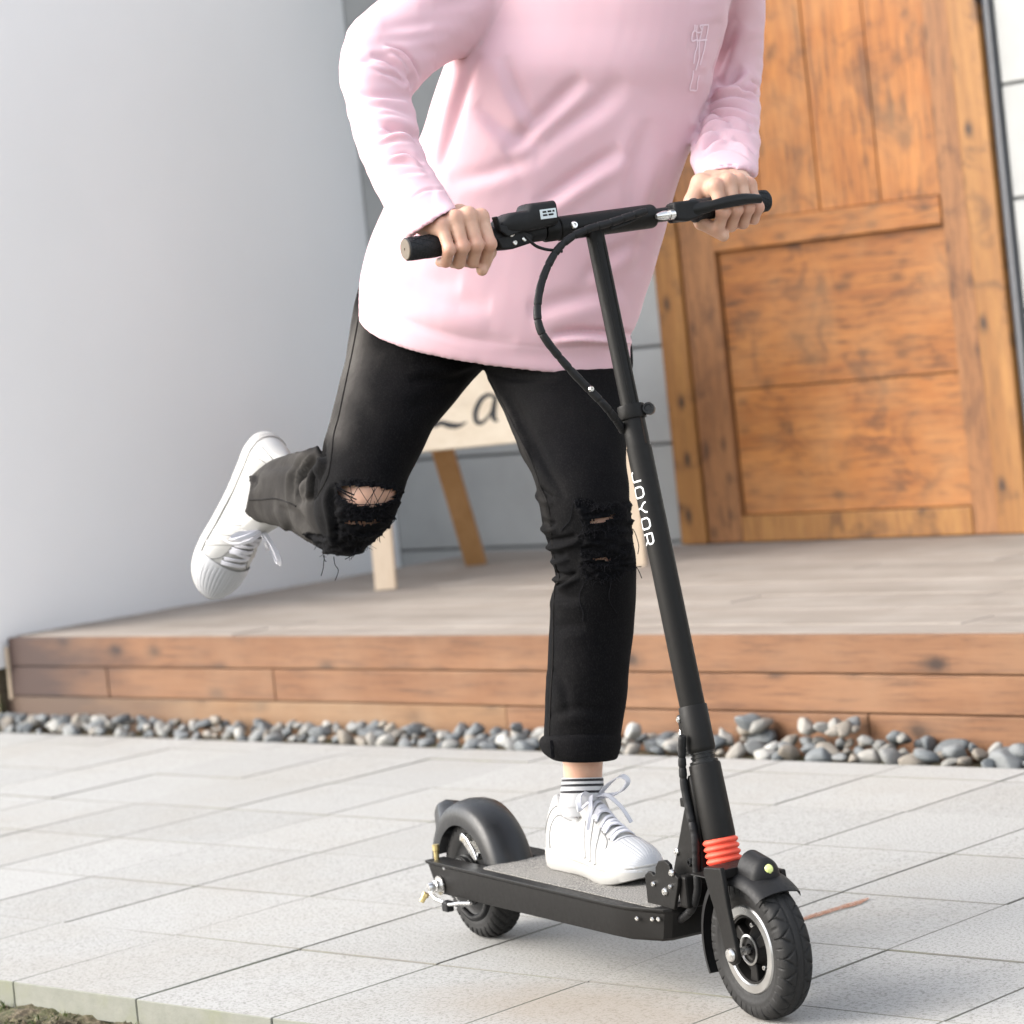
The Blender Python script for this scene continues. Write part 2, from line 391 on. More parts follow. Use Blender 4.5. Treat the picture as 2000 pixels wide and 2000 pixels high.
M['thread'] = simple('black_thread', (.011, .011, .013), .9, spec=.06)
M['thread_gold'] = simple('gold_thread', (.42, .27, .09), .8)
M['seam'] = simple('worn_seam', (.017, .016, .0155), .9, 0, 200, .5, spec=.1)
def skin():
    t = NT('skin'); co = t.coord('Object')
    c = t.mix(t.ramp(t.noise(co, 35, 4, .55), [(.3, 0.0), (.7, 1.0)]), (.50, .29, .20), (.60, .385, .28))
    a = t.n('ShaderNodeAttribute'); a.attribute_name = 'flush'; c = t.mix(t.math('MULTIPLY', a.outputs['Fac'], .55), c, (.50, .205, .15))
    t.set(Base_Color=c, Roughness=.48); t.b.inputs['Subsurface Weight'].default_value = .25
    t.b.inputs['Subsurface Radius'].default_value = (1.0, .4, .25); t.b.inputs['Subsurface Scale'].default_value = .008
    wr_ = t.n('ShaderNodeTexVoronoi'); wr_.feature = 'DISTANCE_TO_EDGE'; wr_.inputs['Scale'].default_value = 420; t.l(co, wr_.inputs['Vector'])
    t.bump(t.mix(.5, t.noise(co, 160, 4), wr_.outputs['Distance']), .55, .0010); return t.m
M['skin'] = skin()
M['hair'] = simple('black_hair', (.012, .010, .009), .5, 0, 200, .3, .4, 300)

# ------------------------------------------------------------------ ground, paving
def structure(o): o['kind'] = 'structure'; return o
def make_ground():
    g = MB(); X0, X1, Y0, Y1 = -6.5, -1.5, 1.6, 2.83
    nx, ny = 300, 80
    xs = np.linspace(X0, X1, nx); ys = np.linspace(Y0, Y1, ny)
    XX, YY = np.meshgrid(xs, ys, indexing='ij'); P = np.stack([XX.ravel(), YY.ravel(), np.zeros(nx * ny)], 1)
    P[:, 2] = -.044 + .006 * vnoise(P * 9) + .006 * vnoise(P * 30, 2) + .006 * vnoise(P * 75, 3)
    e = np.minimum(np.minimum(P[:, 0] - X0, X1 - P[:, 0]), P[:, 1] - Y0); P[:, 2] = np.where(e < .02, -.055, P[:, 2])
    F = [(i * ny + j, (i + 1) * ny + j, (i + 1) * ny + j + 1, i * ny + j + 1) for i in range(nx - 1) for j in range(ny - 1)]
    g.add(P, F)
    B = 60
    g.add([(-B, -B, -.055), (B, -B, -.055), (B, Y0, -.055), (-B, Y0, -.055)], [(0, 1, 2, 3)])
    g.add([(-B, Y0, -.055), (X0, Y0, -.055), (X0, B, -.067), (-B, B, -.067)], [(0, 1, 2, 3)])
    g.add([(X1, Y0, -.055), (B, Y0, -.055), (B, B, -.067), (X1, B, -.067)], [(0, 1, 2, 3)])
    g.add([(X0, Y1, -.07), (X1, Y1, -.07), (X1, B, -.07), (X0, B, -.07)], [(0, 1, 2, 3)])
    structure(g.build('ground', M['soil'], smooth=60))
make_ground()
def make_grass():
    b = MB(); r = RNG
    spots = []
    for _ in range(70):
        x = r.uniform(-4.9, -2.9); y = 2.80 - abs(r.normal(0, .05)) - .005
        spots.append((x, y, r.integers(6, 22), r.uniform(.006, .018)))
    for cx, cy, n, h in spots:
        for _ in range(n):
            a = r.uniform(0, 6.28); d = r.uniform(0, .028); hh = h * r.uniform(.5, 1.3)
            x, y = cx + d * math.cos(a), min(cy + d * math.sin(a), 2.806)
            lean = r.normal(0, .4, 2) * hh; wd = r.uniform(.0012, .003); t = r.uniform(0, 6.28)
            e = np.array([math.cos(t), math.sin(t), 0]) * wd
            p0 = np.array([x, y, -.05]); p1 = p0 + np.array([lean[0] * .4, lean[1] * .4, hh * .65]); p2 = p0 + np.array([lean[0], lean[1], hh])
            b.add([p0 - e, p0 + e, p1 + e * .7, p1 - e * .7, p2], [(0, 1, 2, 3), (3, 2, 4)])
    o = b.build('grass', M['grass'], smooth=0, recalc=False); o['kind'] = 'stuff'; o['label'] = 'short green grass along the paving edge'; o['category'] = 'grass'
    # little stones and clods on the bare soil
    s = MB()
    for _ in range(1500):
        x = r.uniform(-4.9, -2.9); y = r.uniform(2.5, 2.80); q = r.uniform(.003, .010)
        s.add(np.array([(1,0,0),(-1,0,0),(0,1,0),(0,-1,0),(0,0,1),(0,0,-.6)]) * q * r.uniform(.6, 1.3, 3) + r.normal(0, q * .15, (6, 3)) + (x, y, -.044),
              [(0,2,4),(2,1,4),(1,3,4),(3,0,4),(2,0,5),(1,2,5),(3,1,5),(0,3,5)])
    o = s.build('gravel', M['soil'], smooth=50); o['kind'] = 'stuff'; o['label'] = 'loose brown gravel and clods beside the paving'; o['category'] = 'gravel'
make_grass()
TA, TB, OX, OY = .3370, .3283, -4.0313, 3.1680
def make_paving():
    base = structure(MB().box((-11.5, 2.83, -.064), (1.5, 4.94, -.0045)).build('pavement', M['sand'], smooth=0))
    gap = .0026
    def tile(sx, sy, th, edge):
        b = MB(); b.box((-sx / 2, -sy / 2, -th), (sx / 2, sy / 2, 0))
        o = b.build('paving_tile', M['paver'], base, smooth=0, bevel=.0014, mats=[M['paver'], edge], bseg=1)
        for p in o.data.polygons: p.material_index = 0 if p.normal.z > .5 else 1
        return o
    rows = [(2.806, OY)] + [(OY + TB * k, OY + TB * (k + 1)) for k in range(5)] + [(OY + TB * 5, 4.945)]
    for (y0, y1) in rows:
        proto = None
        for i in range(-13, 14):
            x0 = OX + TA * i
            if proto is None:
                o = tile(TA - gap, y1 - y0 - gap, .046, M['paver_side'] if y0 < 2.9 else M['sand']); proto = o
            else:
                o = proto.copy(); COL.objects.link(o); o.parent = base
            o.location = (x0 + TA / 2, (y0 + y1) / 2, random.uniform(-.0012, .0006))
            o.rotation_euler = (random.gauss(0, .0012), random.gauss(0, .0012), random.gauss(0, .0011))
    # reddish rust scrape right of the front wheel
    t = NT('rust_scrape'); co = t.coord('Position')
    a = t.ramp(t.noise(co, 150, 4, .7), [(.34, 0.0), (.52, 1.0)]); t.set(Base_Color=(.36, .17, .10), Roughness=.9); t.l(t.math('MULTIPLY', a, .55), t.b.inputs['Alpha'])
    p0, p1 = np.array([-2.53, 3.536, .0015]), np.array([-2.497, 3.81, .0015])
    def gz(px, py):
        d = AT(px, py, 1.0) - CC; return CC + d * ((.0015 - CAM_H) / d[2])
    p = np.array([gz(*q) for q in ((1556, 1800), (1590, 1788), (1630, 1776), (1668, 1765), (1697, 1754))])
    b = MB(); b.ribbon(p, np.array([0, 0, 1.0]), [.006, .024, .020, .026, .006], .0006)
    b.build('rust_scrape', t.m, base, smooth=0)
make_paving()

def make_pebbles():
    bed = structure(MB().box((-11.5, 4.944, -.07), (1.5, 5.12, -.022)).build('pebble_bed', M['soil'], smooth=0))
    protos = []
    for k in range(9):
        bm = bmesh.new(); bmesh.ops.create_icosphere(bm, subdivisions=3, radius=1.0)
        P = np.array([v.co[:] for v in bm.verts])
        P = P * (1 + .24 * vnoise(P * 1.15 + k * 7.7)[:, None] + .09 * vnoise(P * 2.6 + k * 3)[:, None])
        for _ in range(6):          # worn flats, as on broken river stones
            nn_ = RNG.normal(size=3); nn_ /= np.linalg.norm(nn_); h_ = P @ nn_ - RNG.uniform(.55, .85); P = P - np.where(h_ > 0, h_ * .85, 0)[:, None] * nn_
        P *= np.array([1.12, RNG.uniform(.6, .9), RNG.uniform(.5, .75)])
        for v, c in zip(bm.verts, P): v.co = c
        me = bpy.data.meshes.new('pebble'); bm.to_mesh(me); bm.free(); me.materials.append(M['pebble'])
        me.polygons.foreach_set('use_smooth', np.ones(len(me.polygons), dtype=bool)); protos.append(me)
    cnt = 0
    def put(x, y, z, s):
        o = bpy.data.objects.new('pebble', protos[random.randrange(9)]); COL.objects.link(o); o.parent = bed
        o.location = (x, y, z); o.scale = (s, s, s)
        o.rotation_euler = (random.gauss(0, .35), random.gauss(0, .35), random.uniform(0, 6.28))
    x = -7.35
    while x < -3.0 and cnt < 300:
        big = 1.0 if x > -4.5 else .82
        for row, yy in enumerate((4.972, 5.02, 5.068)):
            s = random.choice([random.uniform(.013, .024), random.uniform(.020, .032), random.uniform(.028, .040)]) * big
            put(x + random.uniform(-.02, .02), yy + random.uniform(-.012, .012), .004 + row * .007 + random.uniform(-.004, .006), s); cnt += 1
        x += .047 * (1.12 if big > .9 else .95)
    # second layer heaped against the boards
    while cnt < 300:
        x = random.choice([random.uniform(-7.2, -3.2), random.gauss(-4.05, .16), random.gauss(-4.0, .25), random.uniform(-4.7, -3.2)])
        put(x, random.uniform(5.0, 5.065), random.uniform(.030, .048) + (.020 if abs(x + 4.05) < .2 else 0), random.uniform(.015, .034)); cnt += 1
make_pebbles()

# ------------------------------------------------------------------ deck, walls, door, sign
ZT = .264; YD = 5.1; XL = -7.165
def make_deck():
    d = thing('wooden_deck', 'low timber deck with orange-brown boards at the front and weathered grey planks on top', 'deck', (XL, YD, 0))
    L = ROOT_LOC[d.name]
    c = MB(); c.box((XL + .03, YD + .035, -.02), (1.6, 7.2, ZT - .03)); c.V = [v - L for v in c.V]
    c.build('frame', M['gap'], d, smooth=0)
    def piece(name, lo, hi, mat, bev=.003):
        lo, hi = np.array(lo), np.array(hi); cen = (lo + hi) / 2
        o = MB().box(lo - cen, hi - cen).build(name, mat, d, smooth=0, bevel=bev); o.location = cen - L; return o
    # top planks, laid along x
    n = 15; wdt = (7.235 - (YD + .031)) / n
    for i in range(n):
        y0 = YD + .031 + i * wdt
        cuts = [XL + .002] + sorted([-5.4 + random.uniform(-1, 1), -3.2 + random.uniform(-.8, .8)]) + [1.6]
        for a, b in zip(cuts[:-1], cuts[1:]):
            dz = random.uniform(-.0015, .001)
            piece('deck_board', (a + .0015, y0 + .0018, ZT - .026 + dz), (b - .0015, y0 + wdt - .0018, ZT + dz), M['deck_top'])
    # three courses of riser boards
    for k, (z0, z1, cuts) in enumerate([(.174, .2615, [XL, -2.2, 1.6]), (.0835, .171, [XL, -6.684, -5.94, -2.75, 1.6]), (-.02, .0805, [-9.0, -5.05, -3.9, -1.9, 1.6])]):
        for j, (a, b) in enumerate(zip(cuts[:-1], cuts[1:])):
            mt = M['riser']
            if k == 2 and j == 0: mt = M['riser_pale']
            off = random.uniform(-.002, .002)
            piece('riser_board', (a + .0015, YD + off, z0), (b - .0015, YD + .03, z1), mt)
    # the lip of the top boards
    # left end of the deck: return boards and a pale corner bead
    piece('corner_bead', (XL - .012, YD - .004, .072), (XL - .001, YD + .012, ZT - .03), M['sign_leg'], .001)
    piece('end_board', (XL + .001, YD + .032, .0835), (XL + .02, 7.2, .236), M['riser_dark'])
    piece('base_board', (-9.0, YD + .05, .0835), (XL - .02, YD + .08, .168), M['riser_dark'])
make_deck()
def make_walls():
    t = thing('plaster_wall', 'plain pale grey-white plastered wall to the left of the deck', 'wall', (-7.2, 5.06, 0))
    b = MB(); P = np.array([(-7.178, 5.055), (-7.66, 7.262), (-7.9, 7.262), (-7.42, 5.055)])
    b.prism([tuple(p - np.array([-7.2, 5.06])) for p in P], .170, 3.4, 'z')
    b.build('plaster_face', M['plaster'], t, smooth=0)
    b = MB(); P2 = P + np.array([(-.012, .012), (-.012, 0), (.012, 0), (.012, .012)])
    b.prism([tuple(p - np.array([-7.2, 5.06])) for p in P2], -.03, .169, 'z')
    b.build('plinth', M['soil'], t, smooth=0)
    w2 = thing('tiled_wall', 'grey wall of large flat panels with thin joints behind the deck and the wooden door', 'wall', (-6.5, 7.26, 0))
    L = ROOT_LOC[w2.name]
    b = MB(); b.box((-9.5, 7.285, -.05), (4.0, 7.5, 3.5)); b.V = [v - L for v in b.V]; b.build('backing', M['joint'], w2, smooth=0)
    zs = [-.05, .272, .608, .942, 1.282, 1.63, 1.97, 2.31, 2.65, 3.0, 3.4]
    cells = [(a, c, z0, z1) for z0, z1 in zip([-.05, .272, .608, .942], [.272, .608, .942, 3.4]) for a, c in ((-9.4, -8.4), (-8.4, -7.66), (-7.66, -6.74))]
    for z0, z1 in zip(zs[:-1], zs[1:]):
        for a, c in ((-6.74, -6.236), (-4.81, -3.9), (-3.9, -3.0), (-3.0, -2.1), (-2.1, -1.2), (-1.2, -.3), (-.3, .6)): cells.append((a, c, z0, z1))
    if True:
        for a, c, z0, z1 in cells:
            lo = np.array((a + .003, 7.262 + random.uniform(0, .002), z0 + .005)); hi = np.array((c - .003, 7.284, z1 - .005)); cen = (lo + hi) / 2
            o = MB().box(lo - cen, hi - cen).build('wall_panel', M['panel'], w2, smooth=0, bevel=.002, bseg=1); o.location = cen - L
    lo, hi = np.array((-4.838, 7.246, .2)), np.array((-4.818, 7.284, 3.4)); cen = (lo + hi) / 2
    o = MB().box(lo - cen, hi - cen).build('trim_strip', M['trim'], w2, smooth=0, bevel=.002); o.location = cen - L
make_walls()
def make_door():
    d = thing('wooden_door', 'rustic reclaimed wood door with a heavy frame and dark knotty grain in the grey wall', 'door', (-5.54, 7.22, ZT))
    L = ROOT_LOC[d.name]
    def piece(name, lo, hi, mat, bev=.004):
        lo, hi = np.array(lo), np.array(hi); cen = (lo + hi) / 2
        o = MB().box(lo - cen, hi - cen).build(name, mat, d, smooth=0, bevel=bev); o.location = cen - L; return o
    z0 = ZT + .001
    piece('backing', (-6.23, 7.272, z0), (-4.845, 7.284, 2.6), M['gap'])
    piece('jamb', (-6.236, 7.222, z0), (-6.126, 7.27, 2.6), M['door_frame'])
    piece('jamb', (-4.952, 7.222, z0), (-4.842, 7.27, 2.6), M['door_frame'])
    piece('stile', (-6.122, 7.234, z0), (-5.975, 7.27, 2.6), M['door_stile'])
    piece('stile', (-5.052, 7.234, z0), (-4.956, 7.27, 2.6), M['door_stile'])
    piece('mid_rail', (-5.973, 7.230, 1.233), (-5.054, 7.27, 1.322), M['door_h'])
    piece('bottom_rail', (-5.973, 7.232, z0), (-5.054, 7.27, .352), M['door_frame'])
    xs = [-5.973, -5.765, -5.527, -5.285, -5.054]
    for a, b in zip(xs[:-1], xs[1:]):
        piece('plank', (a + .002, 7.246 + random.uniform(-.002, .002), 1.324), (b - .002, 7.27, 2.6), M['door_v'], .003)
    zs = [.354, .771, 1.231]
    for a, b in zip(zs[:-1], zs[1:]):
        piece('panel_board', (-5.971, 7.254 + random.uniform(-.002, .002), a + (.002 if abs(a - .771) < .01 else .0008)), (-5.056, 7.27, b - (.002 if abs(b - .771) < .01 else .0008)), M['door_h'], .002)
make_door()
def make_sign():
    base = np.array([-6.54, 6.12, ZT])
    s = thing('easel_sign', 'pale wooden easel sign with black brush lettering standing on the deck behind the rider', 'sign', tuple(base))
    ex = np.array([.66, .47, 0.0]); ex /= np.linalg.norm(ex); ey = np.array([-ex[1], ex[0], 0]); ez = np.array([0, 0, 1.0])
    lean = (ez + ey * .12); lean /= np.linalg.norm(lean); nrm = np.cross(ex, lean); nrm = -nrm if nrm @ ey > 0 else nrm
    Mx = np.eye(4); Mx[:3, 0] = ex; Mx[:3, 1] = -nrm; Mx[:3, 2] = lean
    W = float(np.linalg.norm(np.array([-5.885, 6.582]) - np.array([-6.54, 6.12])))
    def part(name, lo, hi, mat, bev=.003):
        return MB().box(lo, hi).xf(Mx).build(name, mat, s, smooth=0, bevel=bev)
    part('leg', (-.034, 0, 0), (.034, .028, .80), M['sign_leg']); part('leg', (W - .034, 0, 0), (W + .034, .028, .80), M['sign_leg'])
    part('board', (-.028, -.022, .425), (W - .015, -.001, .82), M['sign_white'])
    # rear strut
    top = base + lean * .95 + ex * (W * .30) + ey * .03; foot = np.array([-6.80, 6.80, ZT])
    top = base + ex * (W * .18) + lean * .76 + ey * .04
    b = MB(); dirv = top - foot; l = np.linalg.norm(dirv); dz = dirv / l; dx = np.cross(ey, dz); dx /= np.linalg.norm(dx); dy = np.cross(dz, dx)
    Ms = np.eye(4); Ms[:3, 0] = dx; Ms[:3, 1] = dy; Ms[:3, 2] = dz; Ms[:3, 3] = foot - base
    b.box((-.036, -.014, 0), (.036, .014, l)); b.xf(Ms); b.build('strut', M['sign_strut'], s, smooth=0, bevel=.003)
    # hand lettering, on the face of the board
    def onboard(px, py):
        o = base - (-nrm) * 0 + nrm * .0222 ; r = AT(px, py, 1.0) - CC
        t = ((o - CC) @ nrm) / (r @ nrm); return CC + r * t - base
    def stroke(pts, wd, name):
        P = spline([onboard(*p) for p in pts], 36); ww = spline([[x] for x in wd], 36)[:, 0] * .00165
        b = MB(); b.ribbon(P, nrm, ww, .0009); return b
    b = stroke([(905, 742), (880, 735), (855, 752), (842, 785), (838, 815), (846, 830), (862, 826), (880, 831), (896, 831), (912, 824)], [7, 10, 9, 12, 12, 11, 10, 12, 9, 2], 'letter')
    b.build('letter', M['ink'], s, smooth=0)
    b = stroke([(968, 776), (955, 771), (940, 780), (929, 803), (930, 822), (940, 826), (955, 812), (966, 788), (968, 776), (964, 800), (965, 818), (973, 822)], [6, 8, 10, 11, 10, 8, 5, 6, 8, 11, 10, 4], 'letter')
    b.build('letter', M['ink'], s, smooth=0)
make_sign()

# ------------------------------------------------------------------ the scooter (local: x forward, y left, z up; origin under the front wheel)
SO = np.array([-2.598, 3.092, 0.0]); _f = np.array([.952, -.308, 0.0]); EF = _f / np.linalg.norm(_f); EL = np.array([-EF[1], EF[0], 0.0])
def SW(x, y, z): return SO + EF * x + EL * y + np.array([0, 0, z])          # scooter -> world
A0 = np.array([-.072, 0, .2]); AX = np.array([-.197, 0, .98]); AX /= np.linalg.norm(AX)
def frame(o, xdir, zdir):
    z = np.array(zdir, float); z /= np.linalg.norm(z); x = np.array(xdir, float); x -= z * (x @ z); x /= np.linalg.norm(x); y = np.cross(z, x)
    Mx = np.eye(4); Mx[:3, 0], Mx[:3, 1], Mx[:3, 2], Mx[:3, 3] = x, y, z, o; return Mx
MSTEM = frame(A0, (1, 0, 0), AX)                                            # stem frame, z along the steering axis
BAR0 = np.array([-.268, 0, 1.168]); MBAR = frame(BAR0, (1, 0, 0), (0, -.046, 1))  # bar frame, y along the bar to the rider's left
def bolt(name, parent, p, n, r=.0045, h=.003, mat=None, mtx=None):
    b = MB(); b.lathe([(0.0002, 0), (r, 0), (r, h * .5), (r * .75, h), (r * .45, h), (r * .4, h * .35), (0.0002, h * .35)], 16)
    b.xf(frame(np.array(p, float), (0.3, .2, .9) if abs(np.array(n)[2]) < .9 else (1, 0, 0), n))
    if mtx is not None: b.xf(mtx)
    return b.build(name, mat or M['silver'], parent, smooth=40)
def tyre(R, hw, rr, groove):
    key = spline([(rr, -hw * .74), (rr + .004, -hw * .86), (R * .76, -hw * 1.0), (R * .88, -hw * .98), (R * .955, -hw * .78), (R * .99, -hw * .42), (R, 0),
                  (R * .99, hw * .42), (R * .955, hw * .78), (R * .88, hw * .98), (R * .76, hw * 1.0), (rr + .004, hw * .86), (rr, hw * .74)], 60)
    n = 400; th = np.arange(n) * 2 * math.pi / n; V = []; dn = np.gradient(key, axis=0); dn = np.stack([dn[:, 1], -dn[:, 0]], 1); dn /= np.linalg.norm(dn, axis=1)[:, None]
    for (r, y), nn in zip(key, dn):
        g = groove(th, y, r); q = np.sign(nn[0] * 1.0) if abs(nn[0]) > .01 else 1
        out = np.array([nn[0], nn[1]]) * (1 if (nn[0] * (r - R * .8) + nn[1] * y) > 0 else -1)
        V.append(np.stack([(r - out[0] * g) * np.cos(th), y - out[1] * g + 0 * th, (r - out[0] * g) * np.sin(th)], 1))
    V = np.concatenate(V); F = []; mN = len(key)
    for i in range(mN - 1):
        for k in range(n): F.append((i * n + k, i * n + (k + 1) % n, (i + 1) * n + (k + 1) % n, (i + 1) * n + k))
    for k in range(n): F.append(((mN - 1) * n + k, (mN - 1) * n + (k + 1) % n, (k + 1) % n, k))
    b = MB(); b.add(V, F); return b
def groove_front(th, y, r):
    a = abs(y); g = np.zeros_like(th)
    if abs(a - .0062) < .0011: g += .0018
    D = 2 * math.pi / 20; f = ((th + (0 if y > 0 else .5 * D)) / D) % 1.0
    if .0070 < a and r > .083:
        q = min(1.0, (a - .007) / .0165); q = .5 * q ** .75
        d = np.minimum(abs(f - q), abs(f - (1 - q))); g += np.where(d < .038, .0020, 0)
        if r < .0955: g += np.where(np.minimum(f, 1 - f) < .05, .0012, 0)
    if abs(r - .080) < .0012 or abs(r - .071) < .0010: g += .0007
    return g
def groove_rear(th, y, r):
    a = abs(y); g = np.zeros_like(th); D = 2 * math.pi / 34
    f = ((th + y * 9) / D) % 1.0
    if a < .0035: g += .0018
    elif r > .086: g += np.where(abs(f - .5) < .13, .0026, 0)
    if abs(r - .080) < .0012: g += .0006
    return g
def make_scooter():
    s = thing('electric_scooter', 'matte black folding electric scooter with orange spring rings and white lettering on its stem', 'scooter', tuple(SO), math.atan2(EF[1], EF[0]))
    BK, PL = M['black'], M['plastic']
    # ---- front wheel
    WZ = .1025; R = .1025
    b = MB(); b.lathe([(.0460, -.020), (.0460, -.004), (.030, -.002), (.022, -.010), (.017, -.018), (.009, -.020), (.009, .020), (.017, .018), (.022, .010), (.030, .002), (.0460, .004), (.0460, .020), (.052, .020), (.052, -.020)], 64, 'y', closed=True)
    wl = b.build('wheel', BK, s, smooth=40); wl.location = (0, 0, WZ)
    for k in range(3):
        a = 2 * math.pi * k / 3 + .5; b = MB()
        c, sn = math.cos(a), math.sin(a); e = np.array([-sn, 0, c]) * .007; r0, r1 = np.array([c, 0, sn]) * .018, np.array([c, 0, sn]) * .047
        V = []
        for yy in (-.016, .016): V += [r0 + e + (0, yy, 0), r0 - e + (0, yy, 0), r1 - e * 1.5 + (0, yy, 0), r1 + e * 1.5 + (0, yy, 0)]
        b.add(V, [(0, 1, 2, 3), (7, 6, 5, 4), (0, 4, 5, 1), (1, 5, 6, 2), (2, 6, 7, 3), (3, 7, 4, 0)])
        b.build('spoke', BK, wl, smooth=30, bevel=.002)
        bolt('rim_bolt', wl, np.array([math.cos(a + .9), 0, math.sin(a + .9)]) * .036 + (0, -.012, 0), (0, -1, 0), .0042, .005)
    b = MB(); b.lathe([(.0495, -.0215), (.0512, -.0235), (.0620, -.0235), (.0645, -.0205), (.0645, .0205), (.0620, .0235), (.0512, .0235), (.0495, .0215), (.0495, .017), (.053, .0), (.0495, -.017)], 96, 'y', closed=True)
    b.build('rim', M['rim_silver'], wl, smooth=35)
    b = MB(); b.lathe([(.0215, -.0195), (.0225, -.0215), (.0195, -.0225), (.0185, -.0205)], 48, 'y', closed=True); b.build('hub_ring', M['rim_silver'], wl, smooth=35)
    tyre(R, .0265, .0625, groove_front).build('tyre', M['rubber'], wl, smooth=50)
    # ---- fork
    legp = [(-.052, .214), (-.049, .222), (.0, .226), (.004, .207), (.0085, .172), (.018, .130), (.023, .110), (.024, .102), (.019, .091), (.008, .086), (-.005, .090), (-.013, .110), (-.0185, .130), (-.028, .157), (-.041, .185)]
    for y0, y1 in ((-.054, -.046), (.046, .054)):
        b = MB(); b.prism([(x * .92 - .002, z if y0 < 0 else min(z, .206)) for x, z in legp], y0, y1); b.build('fork_leg', BK, s, smooth=30, bevel=.0022, bseg=3)
        yy = -.0545 if y0 < 0 else .0545
        b = MB(); b.lathe([(.0002, 0), (.0098, 0), (.0098, .002), (.0085, .0045), (.0002, .0055)], 24); b.xf(frame((.006, yy, .1025), (1, 0, 0), (0, np.sign(yy), 0)))
        b.build('axle_nut', M['silver'], s, smooth=40)
    b = MB(); b.lathe([(.0002, -.05), (.006, -.05), (.006, .05), (.0002, .05)], 16, 'y', (0, 0, .1025)); b.build('axle', M['silver'], s, smooth=40)
    b = MB(); b.box((-.098, -.047, .203), (-.040, .047, .2055)); b.box((-.05, -.047, .2085), (-.004, .022, .222)); b.build('fork_crown', BK, s, smooth=0, bevel=.003)
    # ---- front fender with the lamp housing
    def arc_shell(cx, cz, r, a0, a1, prof, n=40, th=.0022):
        """shell swept round an axle; prof: list of (y, dr)"""
        V = []; mN = len(prof)
        for side in (0, 1):
            for i in range(n):
                a = math.radians(a0 + (a1 - a0) * i / (n - 1))
                for (y, dr) in prof:
                    q = r + dr - side * th; V.append((cx + q * math.cos(a), y, cz + q * math.sin(a)))
        F = []; N = n * mN
        for i in range(n - 1):
            for k in range(mN - 1):
                a, b_ = i * mN + k, i * mN + k + 1; F.append((a, b_, b_ + mN, a + mN)); F.append((N + a, N + a + mN, N + b_ + mN, N + b_))
            for k in (0, mN - 1): a = i * mN + k; F.append((a, a + mN, N + a + mN, N + a))
        for k in range(mN - 1):
            F.append((k, N + k, N + k + 1, k + 1)); a = (n - 1) * mN + k; F.append((a, a + 1, N + a + 1, N + a))
        b = MB(); b.add(V, F); return b
    prof = [(-.038, -.012), (-.034, -.004), (-.027, .0), (-.012, .004), (0, .005), (.012, .004), (.027, 0), (.034, -.004), (.038, -.012)]
    fd = arc_shell(0, WZ, .1085, 52, 104, prof).build('front_fender', PL, s, smooth=50)
    # lamp: a domed nose above the fender
    V = []; F = []; n = 28; st = 10
    for i in range(st + 1):
        t = i / st; x = -.006 + .047 * t; sc = 1.0 if t < .75 else math.sqrt(max(0.0, 1 - ((t - .75) / .30) ** 2)) * 1.0
        for k in range(n):
            a = math.pi * k / (n - 1); V.append((x + .004 * math.sin(a), .0235 * sc * math.cos(a) * (1.06 - .06 * math.sin(a)), .205 + (.038 * sc) * math.sin(a) ** .75 - .010 * t))
    for i in range(st):
        for k in range(n - 1): F.append((i * n + k, i * n + k + 1, (i + 1) * n + k + 1, (i + 1) * n + k))
    F.append(tuple(range(n))); F.append(tuple(range(st * n, st * n + n)))
    for i in range(st): F.append((i * n, (i + 1) * n, (i + 1) * n + n - 1, i * n + n - 1))
    b = MB(); b.add(V, F); hl = b.build('headlight', PL, s, smooth=45)
    b = MB(); b.lathe([(.0002, 0), (.0105, 0), (.0105, .002), (.0085, .0035), (.0078, .002), (.0002, .002)], 32); b.xf(frame((.0375, 0, .2195), (0, 1, 0), (1, 0, .12))); b.build('lamp_bezel', M['black_metal'], hl, smooth=40)
    b = MB(); b.lathe([(.0075, 0), (.0075, .002), (.006, .0045), (.003, .0058), (.0002, .0062)], 28); b.xf(frame((.0395, 0, .2197), (0, 1, 0), (1, 0, .12))); b.build('lens', M['lens'], hl, smooth=60)
    # mud flap behind the front wheel
    arc_shell(0, WZ, .1165, 128, 205, [(-.031, -.008), (-.028, -.001), (-.02, 0), (0, .001), (.02, 0), (.028, -.001), (.031, -.008)], 40, .003).build('mud_flap', PL, s, smooth=50)
    # ---- spring bellows, head tube, stem
    r0, r1 = .0228, .0266; prof = [(.0002, .004), (r0, .004)]
    for k in range(5):
        z = .007 + k * .0092
        for q in np.linspace(0, 1, 9): prof.append((r0 + (r1 - r0) * math.sin(math.pi * q) ** .7, z + .0084 * q))
    prof += [(r0, .0535), (.0002, .0535)]
    b = MB(); b.lathe(prof, 48); b.xf(MSTEM); b.build('spring_rings', M['orange'], s, smooth=60)
    b = MB(); b.lathe([(.0002, .0515), (.0205, .0515), (.0236, .053), (.0240, .056), (.0236, .160), (.0228, .1625), (.0150, .1628), (.0002, .1628)], 48); b.xf(MSTEM); b.build('head_tube', BK, s, smooth=40)
    b = MB(); b.lathe([(.0002, .162), (.0208, .162), (.0212, .1650), (.0208, .167), (.0172, .1675), (.0172, .171), (.0184, .1715), (.0184, .1735), (.0165, .174), (.0165, .177), (.0185, .1775), (.0185, .180), (.0002, .180)], 40); b.xf(MSTEM); b.build('steering_bearing', M['black_metal'], s, smooth=35)
    b = MB(); b.lathe([(.0002, .180), (.0196, .180), (.0208, .1815), (.0214, .186), (.0214, .247), (.0206, .2485), (.0002, .2485)], 40); b.xf(MSTEM); b.build('folding_collar', BK, s, smooth=40)
    def stem_rot(a): return np.array([math.cos(a), math.sin(a)])
    # rear lug of the collar with two screws
    b = MB(); b.box((-.034, -.011, .184), (-.016, .011, .240)); b.xf(MSTEM); b.build('latch_lug', BK, s, smooth=0, bevel=.0025)
